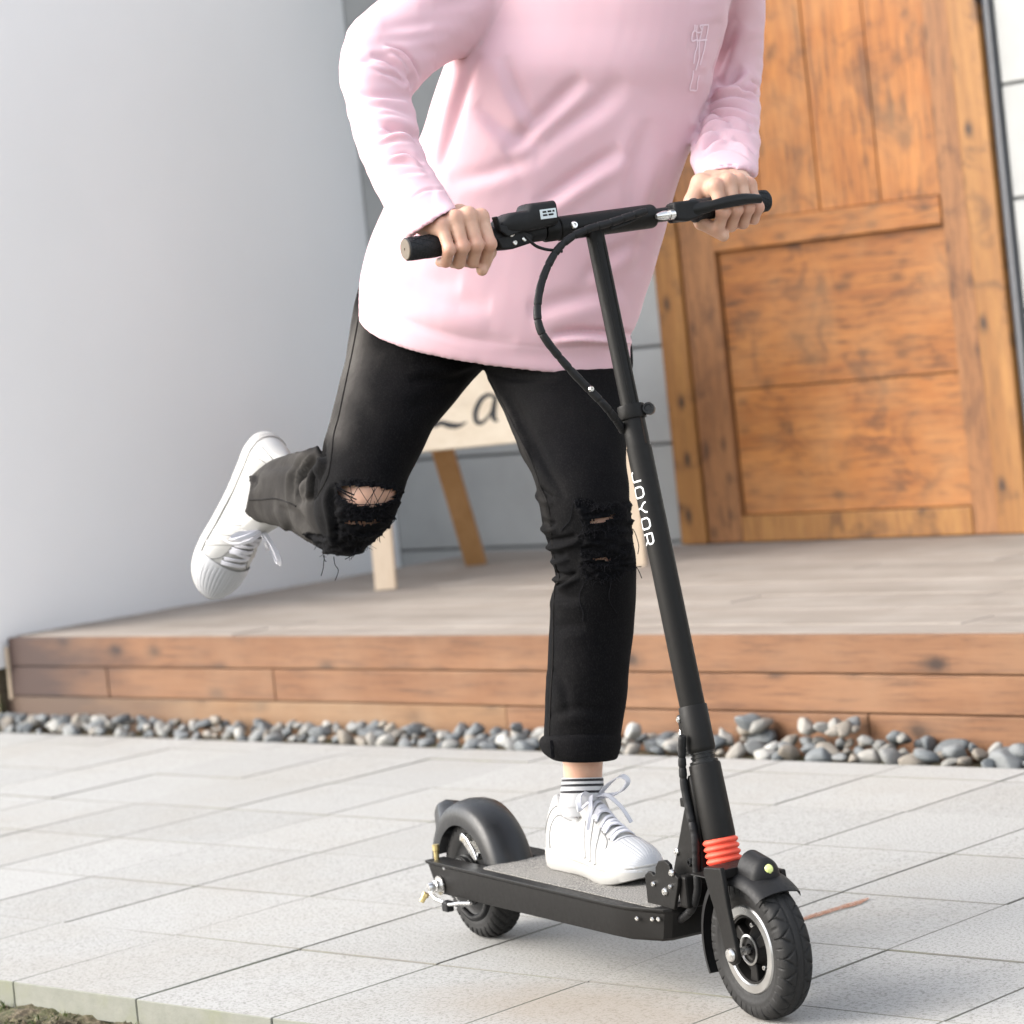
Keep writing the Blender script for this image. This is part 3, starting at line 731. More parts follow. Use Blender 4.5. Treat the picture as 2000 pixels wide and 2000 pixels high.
    for z in (.190, .233): bolt('latch_screw', s, (-.027, -.0112, z), (0, -1, 0), .0050, .003, None, MSTEM)
    b = MB(); b.tube(spline([(-.030, -.006, .224), (-.0335, -.009, .212), (-.034, -.009, .200), (-.031, -.008, .190)], 14), .0035, 8); b.xf(MSTEM); b.build('latch_spring', M['silver'], s, smooth=50)
    b = MB(); b.lathe([(.0002, .247), (.0186, .247), (.0190, .2495), (.0190, .640), (.0180, .640), (.0002, .640)], 48); b.xf(MSTEM); lower = b.build('lower_stem', BK, s, smooth=40)
    b = MB(); b.lathe([(.0002, .638), (.0178, .638), (.0178, .700), (.0170, .7025), (.0002, .7025)], 48); b.xf(MSTEM); b.build('upper_sleeve', BK, s, smooth=40)
    b = MB(); b.lathe([(.0002, .70), (.0141, .70), (.0141, .975), (.0002, .975)], 40); b.xf(MSTEM); up = b.build('upper_stem', BK, s, smooth=40)
    # ridges of the telescopic tube
    for a in (-.35, .35):
        b = MB(); q = stem_rot(a); b.box((-.0008, -.0016, .706), (.0012, .0016, .955)); Ma = np.eye(4); Ma[:2, 0] = q; Ma[:2, 1] = (-q[1], q[0]); Ma[:2, 3] = q * .0139; b.xf(Ma); b.xf(MSTEM); b.build('rib', BK, up, smooth=0)
    # clamp
    b = MB(); b.lathe([(.0180, .683), (.0204, .683), (.0209, .685), (.0209, .702), (.0204, .704), (.0165, .704)], 48, closed=True); b.xf(MSTEM); cl = b.build('seat_clamp', BK, s, smooth=40)
    b = MB(); qa = stem_rot(.80); b.lathe([(.0002, -.009), (.0085, -.009), (.0092, -.007), (.0092, .007), (.0085, .009), (.006, .009), (.0055, .006), (.0002, .006)], 24)
    b.xf(frame((qa[0] * .027, qa[1] * .027, .693), (0, 0, 1), (.8, -.6, 0))); b.xf(MSTEM); b.build('clamp_screw', M['black_metal'], cl, smooth=40)
    b = MB(); q = stem_rot(.18); b.box((-.001, -.0016, .642), (.0006, .0016, .683)); Ma = np.eye(4); Ma[:2, 0] = q; Ma[:2, 1] = (-q[1], q[0]); Ma[:2, 3] = q * .0178; b.xf(Ma); b.xf(MSTEM); b.build('clamp_slot', M['gap'], s, smooth=0)
    # lettering on the stem, read from top to bottom
    GL = {'J': [[(.02, .30), (.02, .16), (.14, .0), (.62, .0), (.76, .14), (.76, 1.0)]],
          'O': [[(.18, 0), (.62, 0), (.8, .18), (.8, .82), (.62, 1), (.18, 1), (0, .82), (0, .18), (.18, 0)]],
          'Y': [[(0, 1.0), (.06, .80), (.40, .42), (.40, 0)], [(.80, 1.0), (.74, .80), (.40, .42)]],
          'R': [[(0, 0), (0, 1), (.62, 1), (.78, .86), (.78, .58), (.62, .44), (0, .44)], [(.46, .44), (.60, .36), (.78, 0)]]}
    s_top, pitch, wl_, hh, r_ = .603, .0237, .0195, .0185, .0190
    ph0 = math.radians(-28 - 80)
    for i, ch in enumerate('JOYOR'):
        b = MB()
        for st_ in GL[ch]:
            pts = np.array(st_); dense = []
            for p, q in zip(pts[:-1], pts[1:]):
                for t in np.linspace(0, 1, 7)[:-1]: dense.append(p + (q - p) * t)
            dense.append(pts[-1]); P = []; N = []
            for (a, h) in dense:
                ph = ph0 + h * hh / r_; sz = s_top - i * pitch - a * wl_ * 1.0
                N.append((math.cos(ph), math.sin(ph), 0)); P.append((r_ * math.cos(ph), r_ * math.sin(ph), sz))
            b.ribbon(np.array(P), np.array(N), .0026, .0003)
        b.xf(MSTEM); b.build('letter', M['white_print'], lower, smooth=0)
    # ---- handlebar
    def bar(prof, name, mat, n=32, parent=s):
        b = MB(); b.lathe([(r, y) for r, y in prof], n, 'y'); b.xf(MBAR); return b.build(name, mat, parent, smooth=40)
    hb = bar([(.0002, -.300), (.0110, -.300), (.0110, .300), (.0002, .300)], 'handlebar', M['black_metal'])
    bar([(.0002, -.062), (.0172, -.062), (.0185, -.0605), (.0185, .104), (.0172, .1075), (.0002, .1075)], 'centre_clamp', BK)
    bar([(.0002, -.086), (.0166, -.086), (.0176, -.0845), (.0176, -.0635), (.0166, -.0628), (.0002, -.0628)], 'clamp_ring', BK)
    for y in (-.042, .049): bolt('clamp_bolt', s, (.0172, y, .002), (1, 0, .1), .0058, .004, None, MBAR)
    for sg in (-1, 1):
        pr = [(.0002, 0), (.0158, 0), (.0172, .0015)]
        for k in range(26): pr += [(.0166, .004 + k * .0048), (.0170, .0052 + k * .0048), (.0170, .0078 + k * .0048)]
        pr += [(.0172, .131), (.0190, .132), (.0190, .136), (.0160, .137), (.0002, .137)]
        bar([(r, sg * (.318 - y)) for r, y in pr], 'grip', M['grip'])
        b = MB(); b.lathe([(.0002, .3155), (.0155, .3155), (.0155, .3185), (.0146, .3195), (.0022, .3195), (.0018, .3185), (.0002, .3185)], 32, 'y')
        if sg < 0: b.V = [v * (1, -1, 1) for v in b.V]
        b.xf(MBAR); b.build('grip_cap', M['cap_tan'] if sg < 0 else M['plastic'], s, smooth=40)
        # fine diamond ribs on the outer end of the grip
        b = MB()
        for k in range(10):
            for d in (-1, 1):
                P = []
                for q in range(8):
                    a = 2 * math.pi * k / 10 + d * q * .17; P.append((.0171 * math.cos(a), sg * (.314 - q * .0065), .0171 * math.sin(a)))
                P = np.array(P); N = P * (1, 0, 1); N /= np.linalg.norm(N, axis=1)[:, None]; b.ribbon(P, N, .0012, .0006)
        b.xf(MBAR); o = b.build('grip_pattern', M['grip'], s, smooth=0)
    # ---- display and thumb throttle on the right of the stem
    def rounded(poly, y0, y1): pass
    zt = .0155
    b = MB(); b.lathe([(.0150, -.180), (.0168, -.179), (.0168, -.152), (.0150, -.151)], 32, 'y', closed=True); b.xf(MBAR); b.build('throttle_ring', PL, s, smooth=40)
    V = []; n = 20; prof2 = []
    ys = np.linspace(-.172, -.074, 22); b = MB()
    for y in ys:
        t = (y + .172) / .098
        top = .034 * min(1, math.sqrt(max(0, 1 - (1 - min(1, t / .32)) ** 2))) * .86 + .004 + (.010 if t > .58 else .010 * max(0, (t - .52) / .06))
        bot = .006 - .010 * t * (1 - t) * 2; fr = .030 * (.45 + .55 * min(1, math.sqrt(max(0, 1 - (1 - min(1, t / .35)) ** 2)))); bk = -.020
        for k in range(n):
            a = 2 * math.pi * k / n; c, s_ = math.cos(a), math.sin(a); p = .45
            x = (fr + bk) / 2 + (fr - bk) / 2 * np.sign(c) * abs(c) ** p; z = (top + bot) / 2 + (top - bot) / 2 * np.sign(s_) * abs(s_) ** p
            V.append((x, y, z))
    F = [(i * n + k, i * n + (k + 1) % n, (i + 1) * n + (k + 1) % n, (i + 1) * n + k) for i in range(21) for k in range(n)] + [tuple(range(n)), tuple(range(21 * n, 22 * n))]
    b.add(V, F); b.xf(MBAR); dp = b.build('display', PL, s, smooth=50, bevel=.0)
    b = MB(); b.box((.0296, -.104, .0165), (.0312, -.0765, .031)); b.xf(MBAR); lb = b.build('display_label', M['lcd'], dp, smooth=0, bevel=.0006)
    b = MB()
    for y0, y1, z in ((-.100, -.0935, .027), (-.0915, -.085, .027), (-.083, -.0795, .027), (-.100, -.0925, .0222), (-.0905, -.082, .0222)):
        b.box((.0311, y0, z - .0014), (.0315, y1, z + .0014))
    b.xf(MBAR); b.build('label_print', M['black_metal'], dp, smooth=0)
    b = MB(); b.prism([(-.176, .030), (-.173, .030), (-.169, .016), (-.155, .012), (-.135, .014), (-.135, .003), (-.160, -.002), (-.172, .008)], .010, .026, 'x'); b.xf(MBAR); b.build('thumb_trigger', PL, s, smooth=30, bevel=.0018)
    b = MB(); b.prism([(-.176, -.002), (-.170, -.020), (-.150, -.021), (-.118, -.016), (-.112, -.004), (-.128, .006), (-.150, .004)], -.012, .018, 'x'); b.xf(MBAR); b.build('throttle_clamp', PL, s, smooth=30, bevel=.003)
    for y, z in ((-.150, .002), (-.1465, -.012), (-.130, -.0085)): bolt('throttle_screw', s, (.0182, y, z), (1, 0, 0), .0038 if z < 0 else .005, .002, None, MBAR)
    b = MB(); b.lathe([(.0002, -.130), (.0135, -.130), (.0150, -.128), (.0150, -.088), (.0002, -.088)], 32, 'y'); b.xf(MBAR); b.build('bar_sleeve', PL, s, smooth=40)
    # ---- brake lever on the left
    b = MB(); b.lathe([(.0125, .138), (.0152, .139), (.0152, .168), (.0125, .169)], 28, 'y', closed=True); b.xf(MBAR); b.build('lever_clamp', PL, s, smooth=40)
    b = MB(); b.prism([(.128, .016), (.128, -.012), (.150, -.016), (.176, -.012), (.186, -.004), (.184, .010), (.170, .016)], .012, .034, 'x'); b.xf(MBAR); b.build('lever_perch', PL, s, smooth=30, bevel=.004)
    pts = spline([(.024, .150, .000), (.034, .172, .001), (.044, .192, .003), (.050, .213, .005), (.053, .238, .006), (.052, .258, .005), (.050, .274, .003)], 30)
    b = MB(); Vv = []; nn = 12
    for i, p in enumerate(pts):
        t = i / 29; hz = .0105 * (1 - .45 * t) if t < .3 else .0080 + .0012 * math.sin((t - .3) * 6); hx = .0055
        for k in range(nn):
            a = 2 * math.pi * k / nn; Vv.append((p[0] + hx * math.cos(a), p[1], p[2] + hz * math.sin(a)))
    b.add(Vv, [(i * nn + k, i * nn + (k + 1) % nn, (i + 1) * nn + (k + 1) % nn, (i + 1) * nn + k) for i in range(29) for k in range(nn)] + [tuple(range(nn)), tuple(range(29 * nn, 30 * nn))])
    b.xf(MBAR); b.build('brake_lever', M['black_metal'], s, smooth=60)
    b = MB(); b.lathe([(.0002, .098), (.0035, .098), (.0055, .103), (.0072, .112), (.0072, .1165), (.0060, .118), (.0060, .121), (.0078, .1215), (.0078, .1295), (.0060, .130), (.0002, .130)], 24, 'y', (.026, 0, -.002)); b.xf(MBAR); b.build('cable_adjuster', M['silver'], s, smooth=35)
    # ---- cables
    def wrapped(P, r, name, mat, pitch=.022):
        P = np.asarray(P); L = np.concatenate([[0], np.cumsum(np.linalg.norm(np.diff(P, axis=0), axis=1))]); ph = (L / pitch) % 1.0
        rr = r * (1 + .09 * ph - .13 * (ph < .10)); b = MB(); b.tube(P, rr, 12); return b.build(name, mat, s, smooth=35)
    def inscooter(px, py, dx):
        """point on the scooter's own plane y = const shifted forward, from where the photograph shows the cable"""
        r = AT(px, py, 1.0) - CC; t = ((SO - CC) @ EL + dx[1]) / (r @ EL); P = CC + r * t - SO; return np.array([P @ EF, P @ EL, P[2]])
    cab = [(1262, 412), (1225, 424), (1188, 436), (1150, 447), (1112, 466), (1083, 496), (1060, 545), (1050, 595), (1052, 632), (1066, 663), (1105, 712), (1150, 760), (1182, 793), (1206, 824), (1217, 842)]
    yo = [.098, .085, .06, .025, -.005, -.02, -.03, -.035, -.035, -.034, -.03, -.024, -.018, -.012, -.010]
    P = []
    for (px, py), y in zip(cab, yo):
        # intersect with the plane of the handlebar, moved forward so that the cable runs in front of it
        r = AT(px, py, 1.0) - CC; xf_ = -.245 + .018 * min(1, max(0, (y + .02) / .06)) if py < 500 else None
        if py < 520: xp = -.232
        else: xp = -.232 + (.052) * min(1, (py - 520) / 330.)
        if py > 780: xp = -.182 - .03 * (py - 780) / 62
        t = ((SO - CC) @ EF + xp) / (r @ EF); Q = CC + r * t - SO; P.append([Q @ EF, Q @ EL, Q[2]])
    wrapped(spline(P, 220), .0058, 'cable_loom', PL)
    P2 = []
    for px, py in [(1026, 462), (1034, 470), (1048, 481), (1066, 487), (1084, 489), (1098, 491)]:
        r = AT(px, py, 1.0) - CC; t = ((SO - CC) @ EF - .236) / (r @ EF); Q = CC + r * t - SO; P2.append([Q @ EF, Q @ EL, Q[2]])
    b = MB(); b.tube(spline(P2, 30), .0024, 8); b.build('throttle_wire', PL, s, smooth=60)
    b = MB(); P2 = []
    for px, py in [(1262, 415), (1240, 428), (1218, 438), (1192, 446)]:
        r = AT(px, py, 1.0) - CC; t = ((SO - CC) @ EF - .236) / (r @ EF); Q = CC + r * t - SO; P2.append([Q @ EF, Q @ EL, Q[2]])
    b.tube(spline(P2, 20), .0024, 8); b.build('brake_cable', PL, s, smooth=60)
    a = P[-4]; bolt('loom_clip', s, np.array(a) + (.006, 0, .0), (1, 0, 0), .0045, .004)
    low = []
    for (cx_, cy_), off in zip([(345, -160), (342, 0), (358, 200), (398, 400), (440, 600), (446, 800), (455, 950), (425, 1070), (370, 1145), (285, 1195)], [-.030] * 7 + [-.032, -.034, -.034]):
        px, py = 1240 + cx_ / 3.715, 1480 + cy_ / 3.715
        r = AT(px, py, 1.0) - CC; t = ((SO - CC) @ EL + off) / (r @ EL); Q = CC + r * t - SO; low.append([Q @ EF, Q @ EL, Q[2]])
    wrapped(spline(low, 120), .0058, 'lower_cable', PL, .016)
    # ---- deck
    def zt_(x): return .1475 + (x + .16) * .0095
    top = [(-.906, -.086), (-.285, -.086), (-.235, -.083), (-.163, -.061), (-.155, -.050), (-.155, .050), (-.163, .061), (-.235, .083), (-.285, .086), (-.906, .086),
           (-.906, .048), (-.738, .048), (-.738, -.048), (-.906, -.048)]
    b = MB(); n = len(top); V = []
    for z_, sc, dx in ((0, 1.0, 0), (-.0045, 1.0, 0), (-.0065, .965, 0), (-.046, .955, -.012), (-.051, .93, -.018)):
        for x, y in top:
            rear = x < -.9
            V.append((x + (dx if x > -.2 else 0) + ((.030 * min(1, -z_ / .05)) if rear and z_ < -.006 else 0) - (.002 if rear and z_ == 0 else 0), y * (sc if abs(y) > .0481 else 1.0), zt_(x) + z_ - (.003 if rear and z_ < -.04 else 0)))
    F = [tuple(range(n)), tuple(range(4 * n, 5 * n))] + [(q * n + i, q * n + (i + 1) % n, (q + 1) * n + (i + 1) % n, (q + 1) * n + i) for q in range(4) for i in range(n)]
    b.add(V, F); dk = b.build('deck', BK, s, smooth=25, bevel=.0012)
    for sg in (-1, 1):
        for x, z in ((-.214, .130), (-.184, .1315), (-.172, .1322), (-.842, .1335)):
            yy = (.086 - max(0, (x + .235)) * .305) if x > -.235 else .0845
            bolt('deck_bolt', s, (x, sg * (yy * .965 + .0005), z), (.25 if x > -.235 else 0, sg, 0), .0036, .0022)
        b = MB(); b.lathe([(.0002, 0), (.0165, 0), (.0165, .0025), (.0105, .0030), (.0105, .010), (.0080, .012), (.0080, .020), (.0065, .023), (.0002, .0235)], 6 if False else 28)
        b.xf(frame((-.86, sg * .0845, .1025), (1, 0, 0), (0, sg, 0))); b.build('axle_nut', M['silver'], s, smooth=35)
    b = MB(); pad = []
    for cx_, cy_, a0 in ((-.195, .052, 0), (-.725, .052, 90), (-.725, -.052, 180), (-.195, -.052, 270)):
        for k in range(7): a = math.radians(a0 + k * 15); pad.append((cx_ + .014 * math.cos(a), cy_ + .014 * math.sin(a)))
    n = len(pad); V = [(x, y, zt_(x) + .0002) for x, y in pad] + [(x, y, zt_(x) + .0014) for x, y in pad]
    b.add(V, [tuple(range(n)), tuple(range(n, 2 * n))] + [(i, (i + 1) % n, n + (i + 1) % n, n + i) for i in range(n)]); b.build('grip_tape', M['tape'], dk, smooth=0)
    # ---- folding joint
    brp = [(-.222, .147), (-.222, .190), (-.212, .196), (-.202, .196), (-.196, .192), (-.190, .196), (-.188, .206), (-.178, .216), (-.160, .219), (-.148, .214), (-.146, .206), (-.138, .202), (-.126, .196), (-.128, .186), (-.146, .147)]
    for y0, y1 in ((-.052, -.046), (.046, .052)):
        b = MB(); b.prism(brp, y0, y1); b.build('joint_plate', BK, s, smooth=25, bevel=.0012)
    for x, z, r in ((-.196, .180, .0042), (-.165, .172, .0062), (-.140, .203, .0055), (-.147, .182, .0036)): bolt('joint_bolt', s, (x, -.0522, z), (0, -1, 0), r, .004)
    b = MB(); b.box((-.140, -.0455, .150), (-.118, .0455, .198)); b.build('joint_block', BK, s, smooth=0, bevel=.004)
    arm = [(-.186, .195), (-.160, .176), (-.128, .186), (-.098, .212), (-.092, .330), (-.104, .350), (-.116, .350), (-.128, .318), (-.136, .320), (-.141, .306)]
    arm = [(-.188, .190), (-.160, .172), (-.120, .180), (-.100, .200), (-.100, .310), (-.106, .345), (-.116, .345), (-.128, .308)]
    b = MB(); b.prism(arm, -.025, .025); b.build('folding_arm', BK, s, smooth=25, bevel=.004)
    b = MB(); b.box((-.142, -.026, .296), (-.131, -.014, .309)); b.build('latch_tab', BK, s, smooth=0, bevel=.0015)
    bolt('arm_bolt', s, (-.166, -.0252, .226), (0, -1, 0), .0058, .003); bolt('arm_bolt', s, (-.128, -.0252, .215), (0, -1, 0), .0065, .005, M['black_metal'])
    # ---- rear wheel, drum and fender
    RX = -.86
    b = MB(); b.lathe([(.0002, -.024), (.030, -.024), (.050, -.020), (.060, -.019), (.0635, -.021), (.0645, -.018), (.0645, .018), (.0635, .021), (.060, .019), (.050, .020), (.030, .024), (.0002, .024)], 64, 'y')
    rw = b.build('wheel', PL, s, smooth=40); rw.location = (RX, 0, WZ)
    tyre(R, .0265, .0625, groove_rear).build('tyre', M['rubber'], rw, smooth=50)
    b = MB(); b.lathe([(.0002, -.0250), (.041, -.0250), (.043, -.028), (.043, -.033), (.040, -.034), (.040, -.038), (.042, -.0385), (.042, -.0425), (.037, -.043), (.037, -.046), (.0002, -.046)], 56, 'y'); b.build('brake_drum', M['black_metal'], rw, smooth=35)
    b = MB(); b.lathe([(.0372, -.0445), (.0388, -.0445), (.0388, -.0465), (.0372, -.0465)], 56, 'y', closed=True); b.build('drum_rim', M['silver'], rw, smooth=35)
    b = MB(); b.lathe([(.0002, -.088), (.007, -.088), (.007, .088), (.0002, .088)], 20, 'y', (RX, 0, WZ)); b.build('rear_axle', M['silver'], s, smooth=40)
    # open cast bracket beside the drum
    b = MB(); cpts = [(-.845, .184), (-.836, .186), (-.822, .180), (-.800, .160), (-.793, .146), (-.800, .143), (-.812, .150), (-.838, .170), (-.850, .174)]
    for y0, y1 in ((-.045, -.041), (-.031, -.027)):
        b.prism(cpts, y0, y1)
    b.box((-.850, -.041, .170), (-.838, -.031, .185)); b.box((-.806, -.041, .144), (-.796, -.031, .156)); b.build('calliper_bracket', M['silver'], s, smooth=30, bevel=.0012)
    # brake arm, rod and its stop under the deck
    b = MB(); b.tube([(-.872, -.098, .092), (-.848, -.101, .084), (-.812, -.098, .079)], .0042, 10); b.build('brake_arm', M['silver'], s, smooth=50)
    b = MB(); b.box((-.826, -.103, .066), (-.806, -.088, .084)); b.build('brake_stop', PL, s, smooth=0, bevel=.003)
    b = MB(); b.tube([(-.812, -.099, .079), (-.798, -.098, .080), (-.775, -.094, .0845), (-.74, -.09, .088)], .0030, 8); b.build('brake_rod', M['silver'], s, smooth=50)
    b = MB(); b.lathe([(.0002, 0), (.006, 0), (.006, .006), (.0045, .007), (.0045, .017), (.0002, .017)], 6); b.xf(frame((-.884, -.100, .089), (1, 0, 0), (-.3, -.5, -.8))); b.build('brass_nut', M['brass'], s, smooth=25)
    b = MB(); b.lathe([(.0002, 0), (.0045, 0), (.0045, .03), (.006, .031), (.006, .041), (.0002, .042)], 12); b.xf(frame((-.892, -.070, .125), (1, 0, 0), (0, .0, 1))); b.build('brass_stud', M['brass'], s, smooth=30)
    b = MB(); b.tube(spline([(-.83, -.060, .060), (-.80, -.058, .050), (-.775, -.052, .058), (-.77, -.045, .075)], 20), .006, 10); b.build('motor_cable', PL, s, smooth=60)
    prof = [(-.0405, -.030), (-.040, -.018), (-.037, -.006), (-.031, .001), (-.018, .006), (0, .008), (.018, .006), (.031, .001), (.037, -.006), (.040, -.018), (.0405, -.030)]
    b = arc_shell(RX, WZ, .1270, 17, 168, prof, 72, .003); V = np.concatenate(b.V)
    # a raised tail-lamp hump at the back
    ang = np.degrees(np.arctan2(V[:, 2] - WZ, V[:, 0] - RX)); k = np.exp(-((ang - 139) / 10.0) ** 4) * np.clip(1 - (abs(V[:, 1]) / .031) ** 4, 0, 1)
    rad = np.stack([V[:, 0] - RX, 0 * V[:, 0], V[:, 2] - WZ], 1); rad /= np.linalg.norm(rad, axis=1)[:, None]
    V = V + rad * (.036 * k)[:, None]; b.V = [V]
    b.build('rear_fender', M['fender'], s, smooth=60)
    return s
M['fender'] = simple('fender_plastic', (.0115, .012, .013), .38, 0, 60, .1, .1, 900, spec=.4)
make_scooter()

# ------------------------------------------------------------------ the rider
def ring(L, R, d, t, n=44, drop=0.0, p=2.0, back=1.0, fwd=1.0):
    """closed ring of a limb or garment: L, R = silhouette points in the picture, d = camera depth of its middle, t = half thickness in metres"""
    L, R = np.array(L, float), np.array(R, float); a = 2 * math.pi * np.arange(n) / n
    c, s = np.cos(a), np.sin(a); c = np.sign(c) * abs(c) ** (2 / p); s = np.sign(s) * abs(s) ** (2 / p)
    mid, half = (L + R) / 2, (R - L) / 2
    px = mid[0] + half[0] * c; py = mid[1] + half[1] * c + drop * np.clip(-s, 0, 1)
    return AT(px, py, d + t * s * np.where(s > 0, back, fwd))
def loft(rings, sub=3):
    """smooth closed loft through the rings"""
    Rr = np.array(rings); n = Rr.shape[1]; st = []
    for i in range(len(Rr) - 1):
        p0, p1, p2, p3 = Rr[max(i - 1, 0)], Rr[i], Rr[i + 1], Rr[min(i + 2, len(Rr) - 1)]
        for f in np.arange(sub) / sub:
            st.append(.5 * (2 * p1 + (p2 - p0) * f + (2 * p0 - 5 * p1 + 4 * p2 - p3) * f ** 2 + (3 * p1 - p0 - 3 * p2 + p3) * f ** 3))
    st.append(Rr[-1]); st = np.array(st); V = st.reshape(-1, 3); N = len(st)
    F = [(i * n + k, i * n + (k + 1) % n, (i + 1) * n + (k + 1) % n, (i + 1) * n + k) for i in range(N - 1) for k in range(n)]
    V = np.concatenate([V, [st[0].mean(0), st[-1].mean(0)]]); c0, c1 = len(V) - 2, len(V) - 1
    F += [(c0, (k + 1) % n, k) for k in range(n)] + [(c1, (N - 1) * n + k, (N - 1) * n + (k + 1) % n) for k in range(n)]
    return V, F
def open_end(rings, depth=.03, scale=.90, toward=None):
    """turns the last ring into a real opening: rim, then an inner wall going back inside"""
    last = np.array(rings[-1]); prev = np.array(rings[-2]); c = last.mean(0); c2 = prev.mean(0)
    d = (c2 - c) / np.linalg.norm(c2 - c)
    return list(rings) + [c + (last - c) * .97 - d * .001, c + (last - c) * scale, c + (last - c) * scale * .98 + d * depth]
def remesh(parts, voxel, smooth=4, fac=.5):
    b = MB()
    for V, F in parts: b.add(V, F)
    me = bpy.data.meshes.new('tmp'); me.from_pydata(b.verts().tolist(), [], b.F)
    bm = bmesh.new(); bm.from_mesh(me); bmesh.ops.recalc_face_normals(bm, faces=bm.faces[:]); bm.to_mesh(me); bm.free()
    o = bpy.data.objects.new('tmp', me); COL.objects.link(o)
    mo = o.modifiers.new('r', 'REMESH'); mo.mode = 'VOXEL'; mo.voxel_size = voxel; mo.adaptivity = 0
    if smooth: sm = o.modifiers.new('s', 'SMOOTH'); sm.iterations = smooth; sm.factor = fac
    dg = bpy.context.evaluated_depsgraph_get(); ev = o.evaluated_get(dg); m2 = bpy.data.meshes.new_from_object(ev)
    n = len(m2.vertices); V = np.zeros(n * 3); m2.vertices.foreach_get('co', V); V = V.reshape(-1, 3)
    Nn = np.zeros(n * 3); m2.vertices.foreach_get('normal', Nn); Nn = Nn.reshape(-1, 3)
    nl = len(m2.loops); li = np.zeros(nl, dtype=np.int32); m2.loops.foreach_get('vertex_index', li)
    F = li.reshape(-1, 4)
    bpy.data.objects.remove(o); bpy.data.meshes.remove(me); bpy.data.meshes.remove(m2)
    return V, Nn, F
def seg_dist(px, py, pts):
    """signed distance to a polyline in the picture and the parameter along it"""
    P = np.asarray(pts, float); best = np.full(px.shape, 1e9); sg = np.zeros_like(px); tt = np.zeros_like(px)
    L = np.concatenate([[0], np.cumsum(np.linalg.norm(np.diff(P, axis=0), axis=1))])
    for i in range(len(P) - 1):
        a, b = P[i], P[i + 1]; e = b - a; l2 = e @ e
        t = np.clip(((px - a[0]) * e[0] + (py - a[1]) * e[1]) / l2, 0, 1)
        dx, dy = px - a[0] - t * e[0], py - a[1] - t * e[1]; d = np.hypot(dx, dy)
        m_ = d < best; best = np.where(m_, d, best); sg = np.where(m_, np.sign(e[0] * dy - e[1] * dx), sg)
        tt = np.where(m_, (L[i] + t * (L[i + 1] - L[i])) / L[-1], tt)
    return best * sg, tt
def fold(V, N, pts, sig, amp, ridge=.5, both=False, taper=True, face=True, mask=None):
    """a crease in cloth along a line, with the roll of cloth beside it (ridge on the positive side)"""
    px, py, d = PROJ(V); pts = spline(pts, max(8, 4 * len(pts)))
    x0, y0 = pts.min(0) - 4 * sig; x1, y1 = pts.max(0) + 4 * sig
    m_ = (px > x0) & (px < x1) & (py > y0) & (py < y1)
    if face: m_ &= ((V - CC) * N).sum(1) < 0
    if mask is not None: m_ &= mask
    if not m_.any(): return V
    s, t = seg_dist(px[m_], py[m_], pts); wgt = np.sin(np.pi * np.clip(t, 0, 1)) ** .6 if taper else 1.0
    g = -np.exp(-(s / sig) ** 2) + ridge * np.exp(-((s - 1.7 * sig) / (1.2 * sig)) ** 2)
    if both: g = g + ridge * np.exp(-((s + 1.7 * sig) / (1.2 * sig)) ** 2)
    V = V.copy(); V[m_] += N[m_] * (amp * wgt * g)[:, None]; return V
def relax(V, F, it, fac):
    for _ in range(it):
        acc = np.zeros_like(V); num = np.zeros(len(V))
        for a in range(4):
            b_ = F[:, (a + 1) % 4]; np.add.at(acc, F[:, a], V[b_]); np.add.at(num, F[:, a], 1); np.add.at(acc, b_, V[F[:, a]]); np.add.at(num, b_, 1)
        V = (1 - fac) * V + fac * acc / np.maximum(num, 1)[:, None]
    return V
def normals(V, F):
    a, b, c, d = V[F[:, 0]], V[F[:, 1]], V[F[:, 2]], V[F[:, 3]]; fn = np.cross(c - a, d - b); N = np.zeros_like(V)
    for k in range(4): np.add.at(N, F[:, k], fn)
    return N / (np.linalg.norm(N, axis=1)[:, None] + 1e-12)
